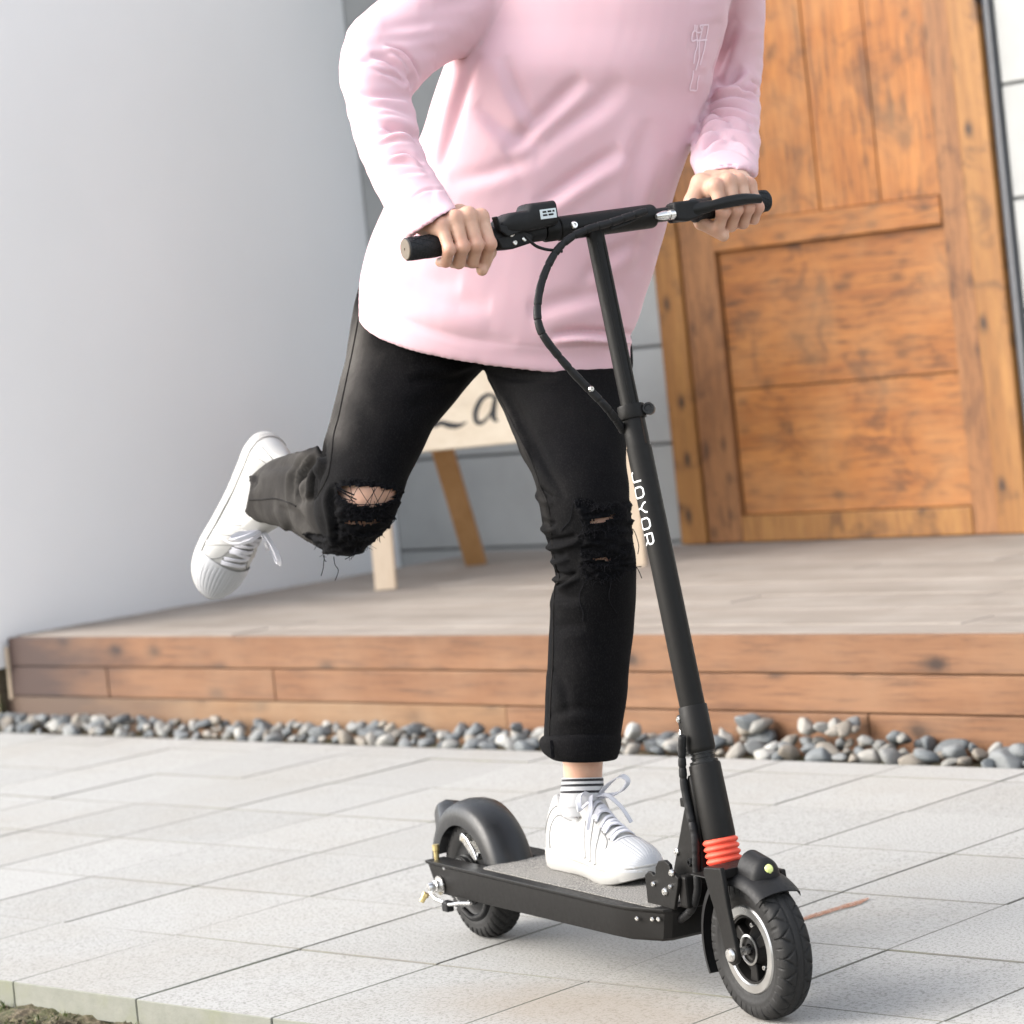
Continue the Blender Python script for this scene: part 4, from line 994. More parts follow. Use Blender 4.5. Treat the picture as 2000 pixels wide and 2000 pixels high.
def surfnet(fn, lo, hi, h):
    lo, hi = np.array(lo, float), np.array(hi, float); n = np.ceil((hi - lo) / h).astype(int) + 1
    ax = [lo[i] + h * np.arange(n[i]) for i in range(3)]; X, Y, Z = np.meshgrid(*ax, indexing='ij')
    G = fn(np.stack([X.ravel(), Y.ravel(), Z.ravel()], 1)).reshape(n)
    I = G < 0; nx, ny, nz = n - 1
    cnt = sum(I[i:i + nx, j:j + ny, k:k + nz].astype(int) for i in (0, 1) for j in (0, 1) for k in (0, 1))
    act = (cnt > 0) & (cnt < 8); idx = -np.ones((nx, ny, nz), int); ids = np.argwhere(act); idx[act] = np.arange(len(ids))
    acc = np.zeros((len(ids), 3)); num = np.zeros(len(ids)); i0, j0, k0 = ids.T
    cr = [(a, b, c) for a in (0, 1) for b in (0, 1) for c in (0, 1)]
    for p in cr:
        for q in cr:
            if sum(abs(u - v) for u, v in zip(p, q)) == 1 and p < q:
                ga, gb = G[i0 + p[0], j0 + p[1], k0 + p[2]], G[i0 + q[0], j0 + q[1], k0 + q[2]]
                m_ = (ga < 0) != (gb < 0); t = np.where(m_, ga / np.where(m_, ga - gb, 1), 0)
                acc += np.where(m_[:, None], np.array(p) + t[:, None] * (np.array(q) - np.array(p)), 0); num += m_
    V = lo + h * (ids + acc / num[:, None]); F = []
    for a in range(3):
        b, c = (a + 1) % 3, (a + 2) % 3; sl = [slice(None)] * 3
        s0, s1 = [slice(None)] * 3, [slice(None)] * 3; s0[a] = slice(0, -1); s1[a] = slice(1, None)
        A, B = I[tuple(s0)], I[tuple(s1)]; E_ = np.argwhere(A != B)
        ok = (E_[:, b] > 0) & (E_[:, c] > 0) & (E_[:, b] < n[b] - 1) & (E_[:, c] < n[c] - 1); E_ = E_[ok]
        q = []
        for db, dc in ((-1, -1), (0, -1), (0, 0), (-1, 0)):
            e = E_.copy(); e[:, b] += db; e[:, c] += dc; q.append(idx[e[:, 0], e[:, 1], e[:, 2]])
        q = np.stack(q, 1); flip = ~A[E_[:, 0], E_[:, 1], E_[:, 2]]; q[flip] = q[flip][:, ::-1]; F.append(q)
    return V, np.concatenate(F)
def capsule(P, a, b, r0, r1):
    a, b = np.array(a, float), np.array(b, float); e = b - a
    t = np.clip(((P - a) @ e) / (e @ e), 0, 1); return np.linalg.norm(P - a - t[:, None] * e, axis=1) - (r0 + (r1 - r0) * t)
def smin(a, b, k):
    h = np.clip(.5 + .5 * (b - a) / k, 0, 1); return b + (a - b) * h - k * h * (1 - h)
class Surf:
    """lets details be laid on a finished surface"""
    def __init__(s, V, F): s.b = BVHTree.FromPolygons([Vector(v) for v in V], [tuple(int(i) for i in f) for f in F])
    def hit(s, px, py, off=0.0):
        r = AT(px, py, 1.0) - CC; loc, n, i, d = s.b.ray_cast(Vector(CC), Vector(r).normalized())
        if loc is None: return None
        n = np.array(n); n = n if n @ r < 0 else -n
        return np.array(loc) + n * off, n
    def line(s, pts, k=30, off=0.0):
        P, N = [], []
        for q in spline(pts, k):
            h_ = s.hit(q[0], q[1], off)
            if h_ is not None: P.append(h_[0]); N.append(h_[1])
        return np.array(P), np.array(N)

FOOT = SW(-.46, .045, 0)
PERSON = thing('person', 'person in pink sweatshirt and ripped black jeans riding the scooter, one foot kicked back', 'person', tuple(FOOT))

# ---- sweatshirt
def make_shirt():
    T = lambda L, R, d, t, **k: ring(L, R, d, t, 56, **k)
    torso = [T((1085, -255), (1225, -255), 4.66, .055), T((1000, -225), (1310, -222), 4.65, .075), T((930, -185), (1380, -180), 4.64, .095, p=2.3),
             T((892, -120), (1425, -112), 4.63, .115, p=2.5), T((896, -30), (1430, -25), 4.62, .13, p=2.5), T((905, 50), (1420, 50), 4.62, .135, p=2.5),
             T((872, 125), (1402, 130), 4.62, .14, p=2.4), T((850, 190), (1384, 190), 4.63, .14, p=2.4), T((826, 262), (1362, 255), 4.63, .14, p=2.4),
             T((790, 330), (1338, 322), 4.63, .14, p=2.4), T((748, 405), (1316, 390), 4.63, .14, p=2.4), T((718, 475), (1298, 462), 4.64, .145, p=2.4),
             T((702, 535), (1278, 530), 4.64, .148, p=2.4, drop=14), T((698, 575), (1262, 572), 4.64, .152, p=2.4, drop=34), T((697, 600), (1249, 615), 4.64, .152, p=2.4, drop=50),
             T((695, 612), (1232, 655), 4.64, .146, p=2.4, drop=56), T((693, 614), (1236, 694), 4.64, .147, p=2.4, drop=62)]
    torso = open_end(torso, .05, .955)
    A = lambda L, R, d, t, **k: ring(L, R, d, t, 40, **k)
    arm_r = [A((930, -150), (1000, 60), 4.60, .085), A((872, -115), (940, 98), 4.57, .088), A((800, -50), (892, 113), 4.53, .083), A((740, 0), (857, 130), 4.49, .078), A((695, 38), (832, 152), 4.45, .075),
             A((670, 82), (812, 176), 4.42, .075), A((661, 128), (803, 190), 4.40, .074), A((665, 178), (808, 210), 4.37, .072), A((678, 224), (815, 236), 4.34, .069),
             A((699, 300), (825, 284), 4.29, .064), A((722, 350), (838, 320), 4.25, .060), A((742, 385), (852, 346), 4.22, .055), A((758, 413), (868, 368), 4.195, .050),
             A((773, 438), (880, 386), 4.175, .046), A((797, 464), (893, 407), 4.15, .043, drop=-6)]
    arm_r = open_end(arm_r, .035, .86)
    arm_l = [A((1320, -120), (1400, -178), 4.64, .070), A((1352, -95), (1468, -140), 4.665, .082), A((1372, -70), (1492, -85), 4.69, .085), A((1388, -20), (1495, -20), 4.71, .084), A((1390, 55), (1492, 60), 4.75, .080), A((1378, 128), (1495, 128), 4.77, .078),
             A((1366, 178), (1486, 175), 4.73, .072), A((1358, 232), (1485, 230), 4.66, .067), A((1350, 276), (1483, 274), 4.59, .062), A((1349, 308), (1480, 310), 4.53, .064), A((1359, 348), (1475, 342), 4.472, .060, drop=-17)]
    arm_l = open_end(arm_l, .010, .86)
    V, N, F = remesh([loft(torso), loft(arm_r), loft(arm_l)], .0034, 9)
    # broad undulation of the loose cloth, then individual folds
    px, py, d = PROJ(V)
    V = V + N * (.0055 * vnoise(V * np.array([7, 7, 5]), 1) + .0010 * vnoise(V * 17, 2))[:, None]
    body = ~((px < 850) & (d < 4.5) & (py < 480)) & ~((px > 1345) & (d > 4.66) & (py < 360))
    fo = lambda pts, sig, amp, **k: globals().__setitem__('_V', fold(globals()['_V'], N, pts, sig, amp, **k))
    globals()['_V'] = V
    # torso: pull lines from armpit, chest and the lifted arm
    for pts, sig, amp, rd in [([(934, 104), (905, 175), (880, 260), (862, 330)], 11, .012, .6), ([(985, 110), (1010, 180), (1045, 240)], 14, .007, .6),
                              ([(985, 300), (1060, 225), (1140, 150)], 16, .012, .7), ([(1000, 335), (1080, 262), (1165, 205), (1220, 150)], 20, .008, .6), ([(1045, 405), (1120, 350), (1215, 290)], 15, .012, .7),
                              ([(930, 200), (985, 250), (1060, 285)], 18, .008, .5), ([(880, 350), (960, 335), (1040, 300)], 16, .006, .5), ([(1075, 655), (1130, 648), (1195, 651), (1236, 655)], 7, .020, .9),
                              ([(1030, 610), (1110, 585), (1220, 560)], 18, .008, .6), ([(770, 560), (860, 585), (960, 600)], 20, .006, .5), ([(1270, 230), (1240, 330), (1235, 420)], 16, .006, .5),
                              ([(1310, 300), (1275, 420), (1240, 540)], 14, .007, .5), ([(720, 590), (800, 632), (900, 660), (1010, 668)], 13, .005, .4), ([(1130, 560), (1190, 500), (1255, 470)], 14, .006, .5),
                              ([(760, 500), (820, 545), (900, 560)], 22, .006, .5)]:
        fo(pts, sig, amp, ridge=rd, mask=body)
    # right sleeve: elbow and forearm creases
    for pts, sig, amp, rd in [([(752, 86), (785, 100), (810, 130), (822, 152)], 4.5, .017, .9), ([(764, 99), (785, 115), (800, 135)], 4.5, .010, .9), ([(724, 107), (750, 114), (775, 130), (792, 147)], 5, .011, .9),
                              ([(702, 118), (735, 122), (770, 135)], 6, .006, .8), ([(740, 140), (770, 146), (800, 165)], 5, .008, .8), ([(725, 132), (762, 150), (800, 172)], 5, .006, .8), ([(795, 146), (803, 160), (802, 176)], 4, .012, .7),
                              ([(720, 183), (760, 184), (805, 192)], 6, .007, .8), ([(735, 205), (775, 212), (808, 226)], 6, .007, .8), ([(735, 222), (770, 222), (812, 236)], 6, .006, .7), ([(728, 240), (775, 250), (820, 270)], 6, .008, .8),
                              ([(735, 268), (765, 254), (800, 258), (822, 280)], 6, .008, .8), ([(735, 285), (772, 272), (805, 275), (826, 295)], 6, .007, .8), ([(755, 303), (795, 300), (828, 318)], 5, .009, .9),
                              ([(690, 205), (720, 212), (745, 214)], 7, .004, .7), ([(715, 290), (740, 300), (770, 300)], 7, .005, .7), ([(740, 330), (780, 316), (822, 322), (840, 340)], 5, .009, .9), ([(760, 360), (790, 338), (838, 336)], 5, .006, .8),
                              ([(745, 52), (800, 48), (860, 40), (920, 30)], 12, .006, .6), ([(740, 75), (810, 75), (880, 62)], 12, .005, .5), ([(820, 20), (890, 5), (950, -20)], 14, .006, .6)]:
        k_ = .62 if pts[0][1] < 160 else (.45, .85, .6, 1.0, .5)[int(pts[0][1] * 7 + pts[0][0]) % 5]
        pts = [(pts[0][0] - 14 - (int(pts[0][0]) % 17), pts[0][1] - 5)] + pts if pts[0][1] > 160 else pts
        fo(pts, sig * (1.0, 1.3, .8)[int(pts[0][0]) % 3], amp * k_ * 1.25, ridge=rd)
    # left sleeve
    for pts, sig, amp, rd in [([(1386, 186), (1410, 184), (1435, 178), (1455, 172)], 4.5, .015, .9), ([(1396, 160), (1425, 158), (1450, 130)], 9, .010, .6), ([(1378, 205), (1400, 195), (1440, 190), (1475, 196)], 5, .009, .9),
                              ([(1372, 222), (1395, 212), (1440, 213), (1480, 228)], 5, .010, .9), ([(1365, 240), (1390, 222), (1410, 223)], 5, .011, .8), ([(1400, 225), (1440, 228), (1472, 245)], 6, .008, .8), ([(1362, 258), (1390, 240), (1425, 236)], 5, .011, .9),
                              ([(1357, 278), (1385, 258), (1396, 252)], 5, .013, .8), ([(1372, 290), (1395, 275), (1415, 267)], 5, .009, .8), ([(1430, 270), (1455, 280), (1475, 300)], 5, .006, .8), ([(1410, 245), (1445, 252), (1478, 262)], 6, .006, .7),
                              ([(1470, 156), (1478, 166), (1484, 176)], 4, .008, .8), ([(1445, 170), (1470, 178), (1485, 190)], 4, .008, .8), ([(1395, 150), (1415, 100), (1445, 40)], 10, .006, .5)]:
        fo(pts, sig, amp * 1.35, ridge=rd)
    V = globals()['_V']
    px, py, d = PROJ(V); slv = np.clip((px < 850) * (d < 4.5) * (py < 440) + (px > 1345) * (d > 4.4) * (py < 350), 0, 1)
    V = V + N * (slv * (.0026 * vnoise(V * np.array([16, 16, 46]), 12) + .0012 * vnoise(V * np.array([30, 30, 80]), 13)))[:, None]
    V = relax(V, F, 2, .35)
    # sewn lines: cuffs, hem band, shoulder seam
    for pts, am in [([(770, 439), (787, 405), (826, 373), (866, 369)], .0022), ([(1360, 322), (1385, 300), (1415, 291), (1445, 297), (1473, 318)], .0022),
                    ([(700, 590), (760, 612), (840, 640), (930, 663), (1020, 675), (1110, 680), (1190, 672)], .0010), ([(930, 104), (955, 60), (985, 0)], .0016)]:
        V = fold(V, N, pts, 2.6, am, ridge=.35, both=True, taper=False)
    V = relax(V, F, 2, .4)
    # even out the hem, which the remeshing leaves stepped
    px, py, d = PROJ(V); hy = np.interp(px, [693, 750, 828, 906, 1000, 1078, 1191, 1236], [614, 640, 668, 694, 712, 718, 708, 695])
    hm = ((py > hy - 9) & (py > 560))[:, None]
    V = np.where(hm, relax(V, F, 12, .5), V)
    o = mk('sweatshirt', V, F, M['pink'], PERSON, smooth=180, world=True, recalc=False)
    su = Surf(V, F)
    # pale print on the chest
    pr = lambda a: [(1300 + x / 10.73, 20 + y / 10.73) for x, y in a]
    for st in [[(610, 300), (600, 420), (560, 480), (545, 640), (640, 620)], [(650, 310), (640, 480), (655, 640), (650, 780), (610, 900), (580, 1120)], [(780, 300), (740, 480), (700, 640), (690, 820), (690, 1000), (650, 1160), (620, 1260)],
               [(890, 310), (860, 480), (830, 620), (810, 780), (760, 960), (710, 1150)], [(890, 305), (790, 310), (715, 330), (760, 420)], [(860, 620), (740, 630), (650, 640)], [(570, 1260), (560, 1400), (500, 1650), (560, 1675), (640, 1670), (660, 1500), (690, 1360)], [(600, 420), (680, 470), (750, 440)]]:
        P, Nn = su.line(pr(st), 24, .0010)
        if len(P) > 3: b = MB(); b.ribbon(P, Nn, .0028, .0004); mk('print', b.verts(), b.F, M['white_print2'], o, smooth=0, world=True)
    return V, F
M['white_print2'] = simple('pale_print', (.78, .61, .67), .9, 0, 60, .03)
SHIRT = make_shirt()

# ---- jeans
JR = dict(
    thigh=[((712, 520), (985, 600), 4.66, .10), ((692, 600), (968, 690), 4.65, .102), ((678, 690), (925, 742), 4.64, .102), ((662, 755), (884, 790), 4.61, .098), ((645, 822), (848, 836), 4.58, .092),
           ((632, 868), (818, 895), 4.56, .088), ((622, 912), (798, 935), 4.54, .084), ((614, 958), (788, 966), 4.525, .078), ((614, 1008), (772, 1012), 4.52, .070), ((630, 1050), (744, 1046), 4.525, .055), ((650, 1082), (700, 1082), 4.545, .030)],
    shank=[((700, 905), (712, 1080), 4.55, .07), ((645, 884), (655, 1084), 4.585, .075), ((604, 880), (606, 1060), 4.65, .074), ((576, 880), (564, 1036), 4.71, .070), ((548, 889), (530, 1026), 4.77, .066),
           ((520, 903), (504, 1019), 4.82, .062), ((492, 928), (482, 1000), 4.85, .058)],
    leg=[((905, 560), (1222, 560), 4.66, .105), ((925, 680), (1236, 690), 4.64, .112), ((946, 727), (1232, 735), 4.61, .11), ((985, 802), (1225, 805), 4.55, .104), ((1012, 874), (1222, 872), 4.49, .098), ((1038, 926), (1226, 930), 4.45, .09),
         ((1054, 985), (1232, 985), 4.425, .085), ((1062, 1038), (1239, 1045), 4.42, .082), ((1079, 1090), (1243, 1090), 4.425, .079), ((1087, 1136), (1244, 1122), 4.43, .077), ((1079, 1163), (1242, 1168), 4.44, .077), ((1076, 1205), (1238, 1207), 4.45, .077),
         ((1073, 1262), (1234, 1260), 4.46, .076), ((1066, 1340), (1228, 1340), 4.47, .074), ((1063, 1395), (1218, 1390), 4.475, .071), ((1062, 1452), (1210, 1448), 4.48, .068)],
    hips=[((745, 470), (1215, 470), 4.665, .105), ((716, 540), (1222, 540), 4.66, .112), ((702, 600), (1230, 620), 4.655, .115), ((760, 660), (1200, 690), 4.655, .115), ((880, 700), (1060, 712), 4.66, .09)])
def pts_in(px, py, poly):
    poly = np.asarray(poly, float); r = np.zeros(px.shape, bool); j = len(poly) - 1
    for i in range(len(poly)):
        c = ((poly[i, 1] > py) != (poly[j, 1] > py)) & (px < (poly[j, 0] - poly[i, 0]) * (py - poly[i, 1]) / (poly[j, 1] - poly[i, 1] + 1e-9) + poly[i, 0]); r ^= c; j = i
    return r
def make_jeans():
    R_ = lambda lst, **k: [ring(a, b, d, t, 40, **k) for a, b, d, t in lst]
    sh = open_end(R_(JR['shank']), .03, .86); lg = open_end(R_(JR['leg']), .04, .86)
    V, N, F = remesh([loft(R_(JR['thigh'])), loft(sh), loft(lg), loft(R_(JR['hips'], p=2.4))], .0034, 5)
    V = V + N * (.0028 * vnoise(V * 13, 3) + .0012 * vnoise(V * 34, 4))[:, None]
    c3 = lambda a: [(340 + x / 3.864, 800 + y / 3.864) for x, y in a]
    c4 = lambda a: [(1020 + x / 4.83, 900 + y / 4.83) for x, y in a]
    # folds behind the bent right knee and along the shank
    for pts, sig, amp, rd in [(c3([(1120, 330), (1000, 400), (940, 520), (920, 640), (935, 750)]), 6, .013, .9), (c3([(1090, 350), (1010, 470), (985, 600), (960, 720)]), 5, .012, .9), (c3([(1150, 400), (1080, 520), (1060, 640), (1000, 700)]), 5, .011, .9),
                              (c3([(1140, 230), (1120, 310), (1150, 420)]), 5, .008, .8), (c3([(800, 720), (850, 800), (900, 920)]), 6, .007, .8), (c3([(920, 740), (960, 830), (1060, 960)]), 6, .008, .8), (c3([(620, 420), (600, 540), (570, 610)]), 6, .008, .7),
                              (c3([(640, 460), (800, 420), (960, 420)]), 10, .004, .6), (c3([(1230, 560), (1190, 680), (1220, 850), (1230, 1020)]), 6, .008, .8),
                              # thigh, seat and crotch
                              ([(720, 640), (800, 668), (900, 700)], 10, .006, .6), ([(935, 722), (880, 740), (800, 740)], 9, .007, .6), ([(940, 718), (960, 700), (985, 690)], 7, .008, .6), ([(935, 722), (870, 770), (790, 800)], 14, .004, .5),
                              ([(950, 725), (1010, 740), (1090, 735)], 8, .006, .6), ([(975, 740), (1010, 800), (1035, 850), (1060, 900), (1105, 975)], 8, .008, .7), ([(990, 770), (1025, 850), (1050, 905)], 5, .006, .6),
                              # left knee and shin
                              (c4([(150, 250), (230, 330), (300, 350)]), 6, .008, .8), (c4([(180, 560), (240, 600), (320, 590)]), 6, .008, .8), (c4([(190, 720), (260, 760), (420, 740), (520, 700)]), 6, .010, .9), (c4([(250, 880), (330, 900), (420, 870)]), 6, .007, .8),
                              (c4([(290, 1030), (340, 1080), (430, 1090)]), 5, .009, .9), (c4([(310, 1170), (380, 1140), (450, 1090), (520, 1060)]), 5, .011, .9), (c4([(290, 1240), (420, 1290), (560, 1300)]), 10, .005, .6), (c4([(300, 1600), (420, 1560), (600, 1570)]), 12, .004, .5),
                              ([(1070, 1400), (1120, 1385), (1190, 1392)], 10, .004, .5), ([(1075, 1300), (1100, 1340), (1110, 1400)], 9, .004, .5)]:
        V = fold(V, N, pts, sig, amp, ridge=rd)
    px, py, d = PROJ(V); N2 = normals(V, F); front = ((V - CC) * N2).sum(1) < 0
    # ragged cloth round the tears
    rag_r = c3([(1215, 560), (1350, 520), (1480, 540), (1735, 590), (1700, 700), (1650, 860), (1520, 1000), (1300, 1130), (1130, 1080), (1000, 1010), (900, 940), (1000, 930), (1200, 960), (1230, 760)])
    rag_l = c4([(480, 370), (620, 350), (760, 440), (1000, 380), (1040, 450), (1050, 700), (1020, 850), (1060, 1000), (900, 1100), (720, 1120), (560, 1080), (540, 880), (560, 720), (600, 600), (500, 480)])
    rag = (pts_in(px, py, rag_r) & (d < 4.62)) | pts_in(px, py, rag_l)
    rag &= front
    q = np.stack([px / 16, py / 5.5, px * 0], 1)
    V = V + N2 * np.where(rag, .0050 * vnoise(q, 8) + .0022 * vnoise(q * 2.3, 9) + .001, 0)[:, None]
    px, py, d = PROJ(V)
    # fading: shank and outer thigh are washed lighter, seams too
    wear = np.full(len(V), .24)
    wear += .52 * np.clip((650 - px) / 60, 0, 1) * np.clip((d - 4.54) / .05, 0, 1) * np.clip((py - 860) / 25, 0, 1)
    s_, t_ = seg_dist(px, py, [(698, 620), (672, 760), (650, 840)]); wear += .55 * np.exp(-(s_ / 30) ** 2) * (px < 800)
    s_, t_ = seg_dist(px, py, [(950, 735), (1000, 830), (1045, 930), (1070, 1030)]); wear += .30 * np.exp(-(s_ / 9) ** 2)
    s_, t_ = seg_dist(px, py, [(720, 700), (725, 800)]); wear += .14 * np.exp(-(s_ / 60) ** 2)
    s_, t_ = seg_dist(px, py, [(1085, 1130), (1110, 1130)]); wear += .30 * np.exp(-(s_ / 7) ** 2)
    wear += .10 * vnoise(V * 22, 6) + .10 * vnoise(V * np.array([9, 9, 3]), 16); wear = np.where(rag, .02 + .10 * np.clip(vnoise(q * 3, 3), 0, 1), np.clip(wear, 0, 1))
    # the tears themselves: real holes
    fc = V[F].mean(1); fx, fy, fd = PROJ(fc); ff = ((fc - CC) * N2[F[:, 0]]).sum(1) < 0
    jx = fx + 2.0 * vnoise(np.stack([fx / 4, fy / 4, fx * 0], 1), 4); jy = fy + 2.0 * vnoise(np.stack([fx / 4, fy / 4, fx * 0], 1), 5)
    hole = pts_in(jx, jy, c3([(1228, 590), (1300, 575), (1420, 582), (1560, 588), (1690, 618), (1672, 665), (1600, 705), (1500, 735), (1400, 730), (1310, 695), (1240, 640)])) & (fd < 4.6)
    hole |= pts_in(jx, jy, c3([(1285, 846), (1400, 852), (1560, 838), (1568, 852), (1420, 870), (1290, 862)])) & (fd < 4.6)
    hole |= pts_in(jx, jy, c4([(640, 565), (740, 540), (880, 500), (875, 530), (760, 575), (660, 595)])); hole |= pts_in(jx, jy, c4([(660, 925), (860, 915), (850, 932), (680, 940)]))
    keep = ~(hole & ff)
    o = mk('jeans', V, F[keep], M['denim'], PERSON, smooth=180, world=True, recalc=False, attr={'wear': wear})
    su = Surf(V, F[keep])
    # side and inner seams
    for pts in ([(701, 618), (690, 680), (674, 755), (662, 812), (652, 850), (648, 885), (640, 930), (622, 965)], c3([(540, 680), (650, 680), (760, 672), (860, 700), (920, 730)]),
                [(948, 730), (985, 795), (1012, 850), (1040, 905), (1055, 948), (1072, 993), (1077, 1045), (1083, 1097), (1092, 1128), (1085, 1144), (1082, 1169), (1081, 1231), (1080, 1293), (1076, 1360), (1073, 1440)],
                [(937, 714), (945, 690), (950, 680)], [(720, 645), (830, 690), (925, 700)]):
        P, Nn = su.line(pts, 60, .0004)
        if len(P) > 4: b = MB(); b.tube(P, .0014, 6); mk('seam', b.verts(), b.F, M['seam'], o, smooth=60, world=True)
    # turned-up cuff of the standing leg: a band of doubled cloth
    def cuff(rs, name):
        Vc, Fc = loft(rs, 3); mk(name, Vc, Fc, M['denim'], o, smooth=70, world=True, attr={'wear': np.full(len(Vc), .22) + .14 * vnoise(Vc * 40, 2)})
    R2 = lambda L, R, d, t, **k: ring(L, R, d, t, 48, **k)
    rs = [R2((1066, 1436), (1206, 1430), 4.48, .066), R2((1057, 1440), (1212, 1434), 4.48, .073), R2((1053, 1452), (1214, 1443), 4.48, .077), R2((1059, 1468), (1213, 1458), 4.48, .077, drop=4), R2((1068, 1476), (1210, 1470), 4.48, .075, drop=8),
          R2((1078, 1482), (1206, 1480), 4.48, .070, drop=8), R2((1084, 1482), (1202, 1480), 4.48, .064, drop=6), R2((1085, 1470), (1200, 1466), 4.48, .062)]
    cuff(rs, 'cuff')
    b = MB(); P = AT(np.array([1077, 1078, 1080]), np.array([1446, 1462, 1480]), np.array([4.425, 4.42, 4.42])); b.ribbon(P, -CF, .006, .0015); mk('cuff_fold', b.verts(), b.F, M['denim'], o, smooth=0, world=True)
    # frayed threads at the tears
    r = np.random.default_rng(5); b = MB(); g = MB()
    def thread(px, py, ln, ang, rad=.00036, curl=.30, tgt=None, off=.002, depth=None):
        h_ = su.hit(px, py, off)
        if h_ is None: return
        p0 = h_[0]; dd = (p0 - CC) @ CF; P = [p0]; x, y, a = px, py, ang; st = ln / 6
        for k in range(6):
            a += r.normal(0, curl); x += math.cos(a) * st; y += math.sin(a) * st; P.append(AT(x, y, dd - .002 - .003 * r.random()))
        (tgt or b).tube(spline(P, 14), rad, 4)
    def edge(poly, n, lo, hi, down=.5):
        pl = spline(poly, int(n * .62))
        for q in pl: thread(q[0] + r.normal(0, 2), q[1] + r.normal(0, 2), r.uniform(lo, hi), math.pi / 2 + r.normal(0, .9) if r.random() < down else r.uniform(0, 6.28))
    edge(c3([(1225, 575), (1300, 530), (1400, 545), (1500, 560), (1620, 575), (1735, 595)]), 90, 5, 13, .3); edge(c3([(1215, 640), (1280, 720), (1400, 760), (1520, 750), (1640, 720), (1700, 660)]), 100, 5, 14)
    edge(c3([(1285, 845), (1400, 850), (1560, 838), (1640, 830)]), 60, 5, 12); edge(c3([(900, 940), (1000, 1010), (1130, 1080), (1280, 1125), (1400, 1050), (1520, 1000), (1650, 880)]), 130, 6, 16); edge(c3([(1300, 780), (1450, 800), (1620, 770)]), 80, 5, 12)
    edge(c3([(1250, 930), (1400, 960), (1560, 930)]), 80, 5, 12)
    edge(c4([(480, 380), (620, 390), (700, 450), (760, 450), (900, 400), (1030, 390)]), 90, 5, 13, .4); edge(c4([(600, 600), (700, 600), (800, 570), (900, 520)]), 60, 5, 11); edge(c4([(560, 720), (700, 670), (850, 650), (1040, 680)]), 90, 5, 13)
    edge(c4([(550, 870), (680, 900), (850, 890), (1010, 850)]), 80, 5, 13); edge(c4([(550, 1000), (600, 1100), (760, 1120), (900, 1080), (1060, 1000)]), 110, 5, 14); edge(c4([(570, 960), (750, 990), (950, 950)]), 80, 5, 12)
    # net of threads across the open knee
    dd = 4.445
    kn = su.hit(*c3([(1450, 540)])[0]);
    def bridge(a, c, sag, rad=.0006, tgt=None):
        P = []
        ha, hc = su.hit(*a, .001), su.hit(*c, .001)
        if ha is None or hc is None: return
        da, dc = (ha[0] - CC) @ CF, (hc[0] - CC) @ CF
        for t in np.linspace(0, 1, 16):
            x, y = a[0] + (c[0] - a[0]) * t, a[1] + (c[1] - a[1]) * t + sag * math.sin(math.pi * t); P.append(AT(x, y, da + (dc - da) * t - .004 - .010 * math.sin(math.pi * t)))
        (tgt or b).tube(P, rad, 5)
    for a, c, sag, rad in [((1225, 585), (1700, 655), 13, .0013), ((1230, 600), (1690, 675), 17, .0011), ((1240, 655), (1690, 640), 14, .0007), ((1290, 705), (1660, 690), 5, .0007), ((1540, 570), (1420, 750), 1, .0006), ((1520, 570), (1470, 745), -1, .0005), ((1330, 560), (1350, 740), 2, .0005),
                           ((1400, 560), (1300, 730), 2, .0005), ((1600, 580), (1500, 745), 2, .0006), ((1480, 560), (1560, 735), 2, .0005), ((1640, 590), (1560, 735), 3, .0005), ((1260, 590), (1420, 745), 3, .0006), ((1700, 640), (1600, 735), 0, .0005), ((1380, 565), (1500, 750), 2, .0005)]:
        bridge(c3([a])[0], c3([c])[0], sag, rad)
    bridge(c3([(1285, 850)])[0], c3([(1565, 842)])[0], 3, .0010, g)
    # long hanging threads
    for pts, dep in [(c3([(1135, 1100), (1130, 1150), (1125, 1200), (1110, 1255)]), 4.5), (c3([(1125, 1100), (1140, 1140), (1150, 1145)]), 4.5), (c3([(1205, 1110), (1215, 1170), (1240, 1215), (1215, 1290)]), 4.49), (c3([(1560, 930), (1550, 970), (1555, 1003)]), 4.49),
                     (c3([(1290, 1130), (1340, 1100), (1365, 1070), (1375, 1020)]), 4.49), (c3([(1390, 1030), (1410, 1050), (1440, 1020)]), 4.49), (c3([(1650, 790), (1665, 830), (1640, 860)]), 4.49)] + [
                     (c4([(480, 400), (470, 470), (450, 560), (400, 620), (370, 660)]), None), (c4([(575, 1110), (580, 1160), (545, 1250), (550, 1350), (575, 1430), (573, 1510)]), None), (c4([(820, 1110), (830, 1170), (815, 1260), (830, 1340), (890, 1435)]), None),
                     (c4([(1040, 640), (1065, 680), (1085, 740), (1100, 810), (1090, 880)]), 4.40), (c4([(1050, 960), (1100, 1040), (1128, 1110)]), 4.40), (c4([(1040, 1010), (1090, 1000), (1125, 998)]), 4.40), (c4([(540, 540), (580, 640), (520, 720)]), None)]:
        P = []
        for x, y in spline(pts, 24):
            h_ = su.hit(x, y, .0015) if dep is None else None
            P.append(h_[0] if h_ else AT(x, y, dep or 4.36))
        b.tube(P, .0007, 5)
    t = mk('loose_threads', b.verts(), b.F, M['thread'], o, smooth=60, world=True); t['kind'] = 'stuff'
    if g.V: mk('gold_thread', g.verts(), g.F, M['thread_gold'], o, smooth=60, world=True)
    return V, F
JEANS = make_jeans()

